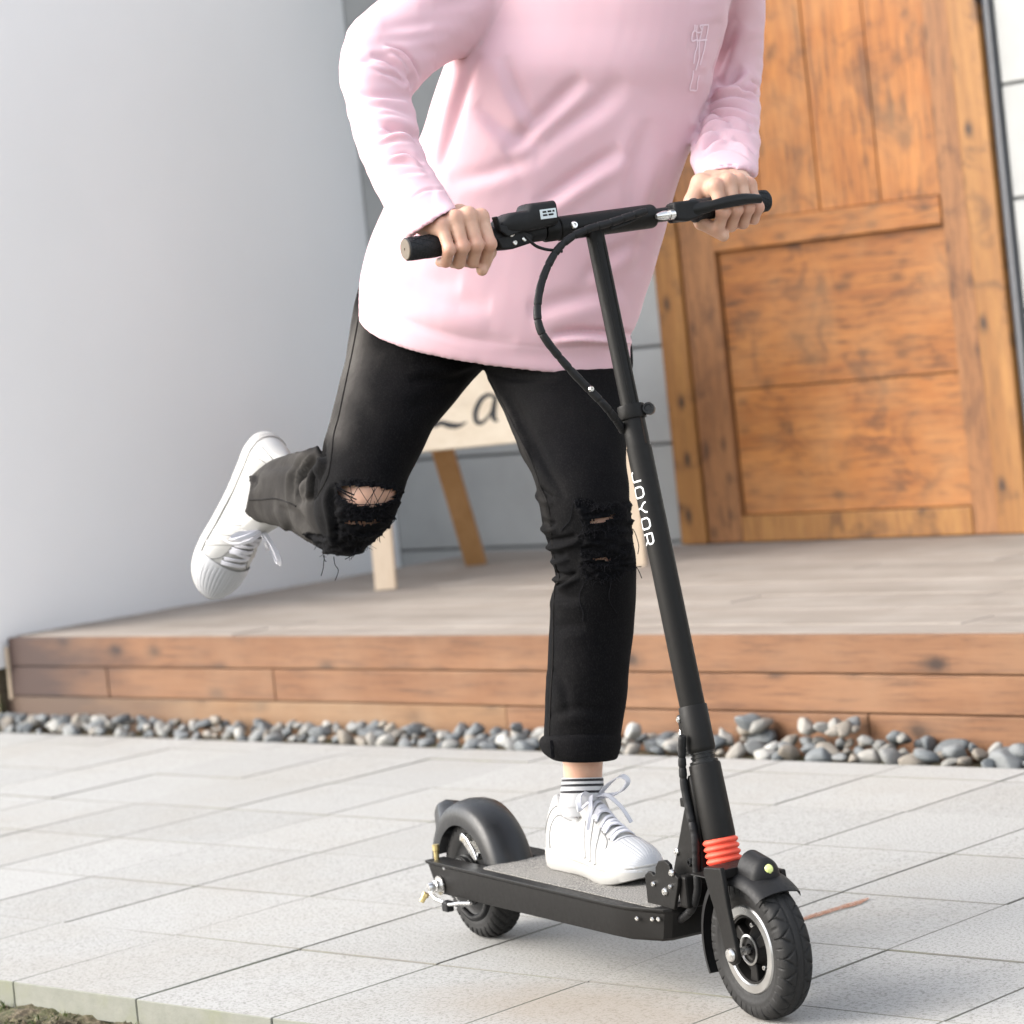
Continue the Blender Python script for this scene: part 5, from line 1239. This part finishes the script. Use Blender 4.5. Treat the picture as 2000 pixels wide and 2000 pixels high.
# ---- body: hands, wrists, neck and head, and the legs that show at the tears and at the ankle
def G(y, v, w): return SW(*(MBAR @ np.array([v, y, w, 1.0]))[:3])
def make_hand(inner, yc, wrist, fore):
    P_ = lambda u, v, w: G(yc + inner * u, v, w)
    us = [.0345, .0120, -.0105, -.0315]; rr = [.0104, .0107, .0103, .0090]
    fingers = []; mcps = []
    for i, u in enumerate(us):
        k = (1.0, 1.04, 1.0, .88)[i]; dv = (.000, .003, .001, -.004)[i]; dw = (-.002, .003, .001, -.006)[i]
        mcp = P_(u * .97, .0215 + dv, .0335 + dw); pip = P_(u, .0345 + dv * .5, -.0085 * k + dw * .3); dip = P_(u * 1.0, .0160, -.0300 * k); tip = P_(u * 1.0 + .001, -.005, -.0285 * k)
        fingers.append((mcp, pip, dip, tip, rr[i])); mcps.append(mcp)
    w0 = np.array(wrist); ax = (w0 - P_(0, .020, .034)); ax /= np.linalg.norm(ax); side = G(inner * 1.0, 0, 0) - G(0, 0, 0); side -= ax * (side @ ax); side /= np.linalg.norm(side)
    upn = np.cross(ax, side); upn *= np.sign(upn @ np.array([0, 0, 1.0]) + .0001)
    cm = P_(.026, -.030, .040); tm = P_(.050, -.026, .014); ti = P_(.052, -.004, -.020); tt = P_(.027, .014, -.0455)
    def sdf(P):
        palm = None
        for i, mcp in enumerate(mcps):
            a = w0 + side * (.018, .006, -.007, -.018)[i]
            c = capsule(P, mcp + ax * .004 - upn * .004, a, .0125, .0165); palm = c if palm is None else smin(palm, c, .012)
        palm = smin(palm, capsule(P, P_(.02, -.012, .026), P_(-.022, -.010, .026), .014, .013), .012)      # heel of the palm over the grip
        fa = np.array(fore); palm = smin(palm, capsule(P, w0 - side * .011, fa - side * .010, .0185, .0175), .012); palm = smin(palm, capsule(P, w0 + side * .011, fa + side * .010, .0185, .0175), .012)
        palm = smin(palm, capsule(P, cm, w0 + side * .02, .015, .014), .012)
        for i, mcp in enumerate(mcps):                                                                      # tendons running to the knuckles
            palm = smin(palm, capsule(P, mcp + upn * .0035, w0 + side * (.010, .004, -.004, -.010)[i] + upn * .009, .0058, .0045), .006)
            palm = smin(palm, np.linalg.norm(P - mcp - upn * .001, axis=1) - .0128 * (1.0, 1.05, 1.0, .9)[i], .005)
        hand = palm; fs = None
        for (m_, p, d, t, r) in fingers:
            f = capsule(P, m_, p, r * 1.10, r * .98); f = smin(f, np.linalg.norm(P - p, axis=1) - r * 1.06, .004); f = smin(f, capsule(P, p, d, r * .97, r * .90), .003); f = smin(f, capsule(P, d, t, r * .90, r * .80), .003)
            fs = f if fs is None else np.minimum(fs, f)
        hand = smin(hand, fs, .0045)
        th = capsule(P, cm, tm, .0165, .0125); th = smin(th, capsule(P, tm, ti, .0122, .0112), .006); th = smin(th, capsule(P, ti, tt, .0110, .0088), .004)
        hand = smin(hand, th, .006)
        # fine creases
        return hand - .00035 * np.sin(P @ (ax * 900)) * 0
    pts = np.array([w0, fore, cm, tm, ti, tt] + [q for f in fingers for q in f[:4]]); lo, hi = pts.min(0) - .032, pts.max(0) + .032
    V, F = surfnet(sdf, lo, hi, .0014)
    # relax the little terraces left by the sampling
    for _ in range(3):
        acc = np.zeros_like(V); num = np.zeros(len(V))
        for a in range(4):
            b_ = F[:, (a + 1) % 4]; np.add.at(acc, F[:, a], V[b_]); np.add.at(num, F[:, a], 1); np.add.at(acc, b_, V[F[:, a]]); np.add.at(num, b_, 1)
        V = .5 * V + .5 * acc / num[:, None]
    fl_ = np.zeros(len(V))
    for (m_, p, d, t, r) in fingers:
        for q, wd, am in ((m_ + upn * .006, .009, .9), (p, .009, 1.0), (d, .007, .7), (t, .008, .8)): fl_ = np.maximum(fl_, am * np.exp(-(np.linalg.norm(V - q, axis=1) / (wd * 1.5)) ** 2))
    return V, F, fl_
def make_body():
    parts = []
    def shrink(lst, l_, r_, t_):
        out = []
        for a, b, d, t in lst:
            a, b = np.array(a, float), np.array(b, float); e = (b - a) / np.linalg.norm(b - a); out.append(ring(a + e * l_, b - e * r_, d, max(.012, t - t_), 32))
        return out
    parts.append(loft(shrink(JR['thigh'][:4], 24, 24, .022) + shrink(JR['thigh'][4:6], 34, 16, .016) + shrink(JR['thigh'][6:8], 34, 9, .0075) + shrink(JR['thigh'][8:], 14, 12, .010)))
    parts.append(loft(shrink(JR['shank'][:5], 36, 26, .032)))
    leg = shrink(JR['leg'][:5], 26, 24, .024) + shrink(JR['leg'][5:6], 24, 16, .014) + shrink(JR['leg'][6:9], 22, 12, .0085) + shrink(JR['leg'][9:14], 24, 20, .020) + [ring((1092, 1440), (1184, 1440), 4.495, .038, 32), ring((1099, 1490), (1178, 1490), 4.50, .033, 32), ring((1101, 1530), (1176, 1530), 4.505, .031, 32), ring((1102, 1565), (1176, 1565), 4.512, .026, 32), ring((1112, 1590), (1172, 1590), 4.518, .018, 32)]
    parts.append(loft(leg))
    parts.append(loft([ring((780, 480), (1170, 480), 4.69, .085, 32), ring((765, 560), (1180, 580), 4.69, .09, 32), ring((820, 640), (1130, 650), 4.68, .08, 32)]))
    parts.append(loft([ring((1095, -300), (1215, -300), 4.655, .055, 32), ring((1085, -250), (1225, -250), 4.655, .055, 32), ring((985, -205), (1320, -200), 4.65, .06, 32), ring((925, -120), (1390, -115), 4.63, .08, 32), ring((925, 0), (1380, 0), 4.62, .10, 32),
                       ring((910, 150), (1340, 150), 4.63, .10, 32), ring((880, 300), (1290, 300), 4.64, .10, 32), ring((800, 480), (1200, 480), 4.67, .10, 32), ring((780, 560), (1190, 560), 4.68, .10, 32)]))
    wr = AT(842, 432, 4.165); fr = AT(790, 378, 4.22); wl = AT(1417, 345, 4.462); fl = AT(1413, 300, 4.565)
    b = MB(); b.tube(spline([AT(935, -60, 4.58), AT(820, 20, 4.5), AT(735, 115, 4.41), AT(745, 260, 4.31), fr], 30), np.linspace(.036, .017, 30), 16)
    b.tube(spline([AT(1400, -90, 4.65), AT(1440, 20, 4.72), AT(1435, 130, 4.77), AT(1420, 230, 4.65), fl], 30), np.linspace(.036, .017, 30), 16)
    parts.append((b.verts(), b.F))
    # head, turned towards the camera side and slightly down
    hc = AT(1158, -430, 4.60); fz = -CF * .93 + CR * .2; fz -= np.array([0, 0, .12]); fz /= np.linalg.norm(fz); sx = np.cross(np.array([0, 0, 1.0]), fz); sx /= np.linalg.norm(sx); uz = np.cross(fz, sx)
    Hh = lambda a, b_, c: hc + sx * a + fz * b_ + uz * c
    def hsdf(P):
        q = P - hc; x, y, z = q @ sx, q @ fz, q @ uz
        sk = (np.sqrt((x / .076) ** 2 + ((y + .012) / .096) ** 2 + ((z - .035) / .088) ** 2) - 1) * .076
        fc = (np.sqrt((x / .062) ** 2 + ((y - .022) / .072) ** 2 + ((z + .035) / .088) ** 2) - 1) * .062
        h_ = smin(sk, fc, .03); h_ = smin(h_, capsule(P, Hh(0, .065, -.098), Hh(0, .06, -.095), .022, .022), .025)
        h_ = smin(h_, capsule(P, Hh(0, .092, .012), Hh(0, .110, -.030), .008, .012), .010); h_ = smin(h_, capsule(P, Hh(-.012, .098, -.034), Hh(.012, .098, -.034), .008, .008), .006)
        h_ = smin(h_, capsule(P, Hh(-.040, .080, .022), Hh(.040, .080, .022), .009, .009), .012)
        for s_ in (-1, 1):
            h_ = np.maximum(h_, -(np.linalg.norm(P - Hh(.030 * s_, .100, .004), axis=1) - .014)); h_ = smin(h_, np.linalg.norm(P - Hh(.031 * s_, .076, .004), axis=1) - .0125, .004)
            h_ = smin(h_, capsule(P, Hh(.078 * s_, -.012, .015), Hh(.074 * s_, -.004, -.03), .013, .009), .006)
        h_ = smin(h_, capsule(P, Hh(-.016, .090, -.058), Hh(.016, .090, -.058), .0058, .0058), .004); h_ = smin(h_, capsule(P, Hh(-.013, .088, -.068), Hh(.013, .088, -.068), .0065, .0065), .004)
        return smin(h_, capsule(P, Hh(0, -.03, -.04), AT(1155, -262, 4.655), .052, .056), .02)
    Vh, Fh = surfnet(hsdf, hc - .24, hc + .2, .005)
    parts.append((Vh, [tuple(f) for f in Fh]))
    V, N, F = remesh(parts, .0055, 3)
    h1 = make_hand(1, -.2325, wr, fr); h2 = make_hand(-1, .2480, wl, fl)
    b = MB(); b.add(V, [tuple(f) for f in F]); b.add(h1[0], [tuple(f) for f in h1[1]]); b.add(h2[0], [tuple(f) for f in h2[1]])
    o = mk('body', b.verts(), b.F, M['skin'], PERSON, smooth=180, world=True, attr={'flush': np.concatenate([np.full(len(V), .15), h1[2], h2[2]])})
    # eyes and hair (above the picture)
    for s_ in (-1, 1):
        e = MB(); e.lathe([(.0002, .0118)] + [(.0118 * math.sin(q), .0118 * math.cos(q)) for q in np.linspace(.1, 3.04, 14)] + [(.0002, -.0118)], 20); e.xf(frame(Hh(.030 * s_, .0825, .004), sx, fz)); eo = mk('eye', e.verts(), e.F, M['leather'], PERSON, smooth=80, world=True)
        e = MB(); e.lathe([(.0002, .0121), (.003, .0118), (.0055, .0107), (.0055, .0095), (.0002, .0095)], 20); e.xf(frame(Hh(.030 * s_, .0825, .004), sx, fz)); ir = mk('iris', e.verts(), e.F, M['hair'], PERSON, smooth=60, world=True)
        e = MB(); e.tube(spline([Hh(.014 * s_, .0985, .022), Hh(.03 * s_, .0985, .027), Hh(.046 * s_, .087, .022)], 10), .0035, 8); mk('eyebrow', e.verts(), e.F, M['hair'], PERSON, smooth=60, world=True)
    e = MB(); e.tube(spline([Hh(-.022, .0925, -.063), Hh(0, .0985, -.0625), Hh(.022, .0925, -.063)], 10), .0036, 8); mk('lips', e.verts(), e.F, simple('lips', (.42, .17, .15), .5), PERSON, smooth=60, world=True)
    def hair(P):
        q = P - hc; x, y, z = q @ sx, q @ fz, q @ uz
        h_ = (np.sqrt((x / .085) ** 2 + ((y + .014) / .106) ** 2 + ((z - .042) / .098) ** 2) - 1) * .085 - .006 * vnoise(q * np.array([60, 60, 25]), 3)
        return np.maximum(h_, .0 - (z - .052 + np.clip(-(y - .045), 0, .12) * 1.05))
    Vh, Fh = surfnet(hair, hc - .2, hc + .22, .005); mk('hair', Vh, [tuple(f) for f in Fh], M['hair'], PERSON, smooth=80, world=True)
    return o
make_body()

# ---- sock with black bands
def make_sock(rs, name='sock'):
    V, F = loft(rs, 2); n = len(rs[0]); mi = []
    for f in F:
        row = min(f) // n; mi.append(1 if row in BANDS else 0)
    return mk(name, V, F, None, PERSON, smooth=80, world=True, mats=[M['sock'], M['sock_black']], midx=mi)
rs = []; ys = np.linspace(1519, 1595, 39); BANDS = set()
for y in ys:
    t = min(1, (y - 1519) / 60); q = max(0, (y - 1575) / 20); rs.append(ring((1097.5 - 6 * t + 9 * q, y + 1), (1178.5 + 4 * t - 8 * q, y - 1), 4.503 + .010 * t, .034 - .004 * t - .006 * q, 40))
for i in range(len(ys) * 2):
    y = 1519 + i * (76 / 38) / 2
    if 1520 < y < 1525.5 or 1530.5 < y < 1536 or 1543.5 < y < 1549: BANDS.add(i)
SUBS = 2
make_sock(rs)

# ---- sneakers (local: x towards the toe, z up, origin under the heel)
def sp1(xs, ys):
    xs, ys = np.array(xs), np.array(ys)
    def f(x):
        x = np.clip(x, xs[0], xs[-1]); i = np.clip(np.searchsorted(xs, x) - 1, 0, len(xs) - 2); t = (x - xs[i]) / (xs[i + 1] - xs[i]); m_ = np.gradient(ys, xs); h = xs[i + 1] - xs[i]
        return ys[i] * (2 * t ** 3 - 3 * t ** 2 + 1) + m_[i] * h * (t ** 3 - 2 * t ** 2 + t) + ys[i + 1] * (-2 * t ** 3 + 3 * t ** 2) + m_[i + 1] * h * (t ** 3 - t ** 2)
    return f
LEN = .308
HW = sp1([0, .004, .012, .03, .07, .12, .17, .215, .25, .275, .293, .303, .308], [.004, .016, .026, .0345, .036, .036, .0405, .0475, .0475, .041, .029, .016, .003])
HT = sp1([0, .004, .012, .022, .036, .055, .075, .095, .115, .135, .150, .170, .19, .215, .235, .255, .275, .293, .303, .308], [.050, .085, .112, .114, .104, .086, .079, .084, .096, .112, .115, .103, .090, .0775, .069, .0625, .057, .049, .040, .028])
def up(x, a, off=0.0):
    """point on the upper: a = 0 one side, pi/2 top, pi other side"""
    w_, h_ = float(HW(x)) * .97, float(HT(x)); c, s_ = math.cos(a), math.sin(a); z0 = .022
    nar = 1 - (.46 if x < .2 else .46 - .22 * min(1, (x - .2) / .06)) * s_ ** 2.2
    p = np.array([x + .004 * s_ * (1 if x < .02 else 0), (w_ * nar + off) * np.sign(c) * abs(c) ** .8, z0 + (h_ - z0 + off) * abs(s_) ** .85]); return p
def upn_(x, a):
    e = 1e-3; d1 = up(min(x + e, LEN - 1e-4), a) - up(max(x - e, 1e-4), a); d2 = up(x, a + e) - up(x, a - e); n = np.cross(d1, d2); n /= np.linalg.norm(n) + 1e-12
    c = up(x, a) - np.array([min(max(x, .04), .27), 0, .04]); return n if n @ c > 0 else -n
def make_shoe(label=None):
    xs = np.concatenate([[.0004, .002, .004, .008, .013, .02], np.linspace(.03, .275, 40), [.283, .290, .296, .301, .305, .3078]]); n = 41
    V = np.array([up(x, a) for x in xs for a in np.linspace(0, math.pi, n)])
    # soft crinkles where the toes bend
    V[:, 2] += .0009 * vnoise(V * 55, 3) * (V[:, 2] > .04)
    F = [(i * n + k, i * n + k + 1, (i + 1) * n + k + 1, (i + 1) * n + k) for i in range(len(xs) - 1) for k in range(n - 1)]
    F += [tuple(range(n)), tuple(range((len(xs) - 1) * n, len(xs) * n))] + [(i * n, (i + 1) * n, (i + 1) * n + n - 1, i * n + n - 1) for i in range(len(xs) - 1)]
    sh = mk('sneaker', V, F, M['leather'], PERSON, smooth=60)
    if label: sh['label'] = label
    # sole: outline grown a little, with a groove near the top edge
    out = []
    for x in np.concatenate([xs]): out.append((x, float(HW(x))))
    for x in xs[::-1]: out.append((x, -float(HW(x))))
    out = np.array(out); cen = np.array([.155, 0]); d = out - cen; rad = d / (np.linalg.norm(d, axis=1)[:, None])
    b = MB(); V = []; nn = len(out)
    lev = [(.0, -.003), (.003, .0012), (.012, .0020), (.021, .0022), (.0222, .0012), (.0234, .0022), (.0268, .0020), (.0280, .0), (.0282, -.006)]
    for z, g in lev:
        for (x, y), r_ in zip(out, rad):
            spring = .014 * max(0, (x - .23) / .08) ** 2 * (1 - z / .045); heel = .004 * (1 - min(1, x / .16))
            V.append((x + r_[0] * g, y + r_[1] * g, z + spring + heel * (z / .028)))
    F = [tuple(range(nn)), tuple(range((len(lev) - 1) * nn, len(lev) * nn))] + [(q * nn + i, q * nn + (i + 1) % nn, (q + 1) * nn + (i + 1) % nn, (q + 1) * nn + i) for q in range(len(lev) - 1) for i in range(nn)]
    b.add(V, F); b.build('sole', M['sole'], sh, smooth=50)
    # ribbed toe cap
    x2 = np.concatenate([np.linspace(.236, .275, 14), [.280, .285, .290, .294, .298, .301, .304, .3065, .3079]]); n2 = 121; V = []
    for x in x2:
        for a in np.linspace(.02, math.pi - .02, n2):
            rib = .0008 * (1 if (a / math.pi * 17) % 1.0 > .22 else 0) * min(1, (x - .240) / .010) if x > .240 else 0
            p = up(x, a, .0018 + rib); p[0] += .0012 + (.004 * math.sin(a) ** 2 if x < .24 else 0) - .006 * (1 - math.sin(a)) * (x < .238); V.append(p)
    F = [(i * n2 + k, i * n2 + k + 1, (i + 1) * n2 + k + 1, (i + 1) * n2 + k) for i in range(len(x2) - 1) for k in range(n2 - 1)]
    mk('toe_cap', V, F, M['toe'], sh, smooth=70)
    # three slanting stripes on each side
    for sg in (0, 1):
        for k in range(3):
            P, N = [], []
            for t in np.linspace(0, 1, 16):
                x = .170 - .0 + .0225 * k - .030 * t; a = .10 + .98 * t; a = math.pi - a if sg else a; P.append(up(x, a, .0004)); N.append(upn_(x, a))
            b = MB(); b.ribbon(np.array(P), np.array(N), .0105, .0011); b.build('stripe', M['leather'], sh, smooth=40)
        # stitch lines: heel counter, eyestay, collar
        for pts in ([(.045, .12), (.040, .6), (.050, 1.1), (.075, 1.3)], [(.125, 1.0), (.155, .98), (.190, .96), (.222, .92), (.236, .6)], [(.020, .30), (.028, .8), (.036, 1.15)]):
            b = MB(); P = [up(x, math.pi - a if sg else a, .0004) for x, a in spline(pts, 24)]; b.tube(P, .0007, 5); b.build('stitching', M['stitch'], sh, smooth=50)
    # tongue standing above the collar
    rows = []; 
    for t in np.linspace(0, 1, 9):
        x = .162 - .046 * t; z = .098 + .052 * t; wd = .024 + .005 * t - (.010 * max(0, t - .8) / .2)
        rows.append([np.array([x - .012 * (q / 8) ** 2 * 0 - .010 * (abs(q - 8) / 8) ** 2, wd * (q - 8) / 8, z - .012 * ((q - 8) / 8) ** 2]) for q in range(17)])
    V = [p for r_ in rows for p in r_]; V2 = [p + np.array([.006, 0, .003]) for p in V]; nV = len(V)
    F = [(i * 17 + k, i * 17 + k + 1, (i + 1) * 17 + k + 1, (i + 1) * 17 + k) for i in range(8) for k in range(16)]; F2 = [tuple(j + nV for j in f) for f in F]
    edge = [(0 * 17 + k) for k in range(17)] + [(i * 17 + 16) for i in range(1, 9)] + [8 * 17 + k for k in range(15, -1, -1)] + [i * 17 for i in range(7, 0, -1)]
    FE = [(edge[i], edge[(i + 1) % len(edge)], edge[(i + 1) % len(edge)] + nV, edge[i] + nV) for i in range(len(edge))]
    mk('tongue', V + V2, F + F2 + FE, M['leather'], sh, smooth=60)
    # laces
    def band(x0, x1, lift, k, wd=.0075):
        P, N = [], []
        for t in np.linspace(0, 1, 22):
            a = 1.02 + (math.pi - 2.04) * t; x = x0 + (x1 - x0) * t; P.append(up(x, a, .0012 + lift * math.sin(math.pi * t))); N.append(upn_(x, a))
        b = MB(); b.ribbon(np.array(P), np.array(N), wd, .0018); b.build('lace', M['lace'], sh, smooth=50)
    for k in range(6):
        x = .150 + .0152 * k; 
        band(x, x + .007 * (1 if k % 2 else -1), .0035, k)
        if k < 5: band(x + .002, x + .0135, .0018, k, .006)
    slots = MB()
    for k in range(6):
        for sg in (0, 1):
            x = .150 + .0152 * k; a = 1.0; a = math.pi - a if sg else a; p = up(x, a, .0012); slots.lathe([(.0002, 0), (.0016, 0), (.0016, .0006), (.0002, .0006)], 10) if False else None
            q = MB(); q.lathe([(.0002, 0), (.0017, 0), (.0014, .0007), (.0002, .0007)], 10); q.xf(frame(p, (1, 0, 0), upn_(x, a))); slots.add(q.verts(), q.F)
    slots.build('eyelets', M['stitch'], sh, smooth=40)
    # dark gaps between the laces where the tongue lies deeper
    # bow: two loops and two ends
    for pts, wd in (([(.150, .004, .121), (.166, .022, .142), (.182, .036, .152), (.189, .041, .143), (.174, .030, .127), (.152, .006, .122)], .0095), ([(.150, -.004, .121), (.158, -.022, .132), (.172, -.040, .128), (.178, -.044, .112), (.166, -.034, .112), (.152, -.006, .121)], .0085),
                    ([(.152, .002, .122), (.166, .014, .124), (.177, .031, .104), (.184, .043, .078)], .007), ([(.152, -.002, .122), (.168, -.016, .126), (.186, -.030, .106), (.190, -.040, .080)], .007)):
        P = spline(pts, 40); b = MB(); T = np.gradient(P, axis=0); N = np.cross(T, np.array([.2, .9, .35])); N /= np.linalg.norm(N, axis=1)[:, None]; b.ribbon(P, N, wd, .0022); b.build('lace', M['lace'], sh, smooth=50)
    return sh
def place(o, origin, tx, tz):
    Mx = frame(np.array(origin) - ROOT_LOC[PERSON.name], tx, tz); o.matrix_basis = Matrix(Mx.tolist())
shoe = make_shoe()
tape_z = .1475 + (-.45 + .16) * .0095 + .0015
place(shoe, SW(-.645, .031, tape_z), EF * .998 - EL * .02, (0, 0, 1))
shoe2 = copy_tree(shoe, PERSON)
shoe2['label'] = 'kicked-back white sneaker hanging toe down'; shoe['label'] = 'white sneaker standing on the scooter deck'
tT = -.385 * CR - .915 * CU + .10 * CF; tZ = .52 * CR - .84 * CF; tT /= np.linalg.norm(tT); tZ -= tT * (tZ @ tT); tZ /= np.linalg.norm(tZ)
mid = AT(473, 1012, 4.92); place(shoe2, mid - tT * .155 - tZ * .03, tT, tZ)
# sock above the kicked-back shoe
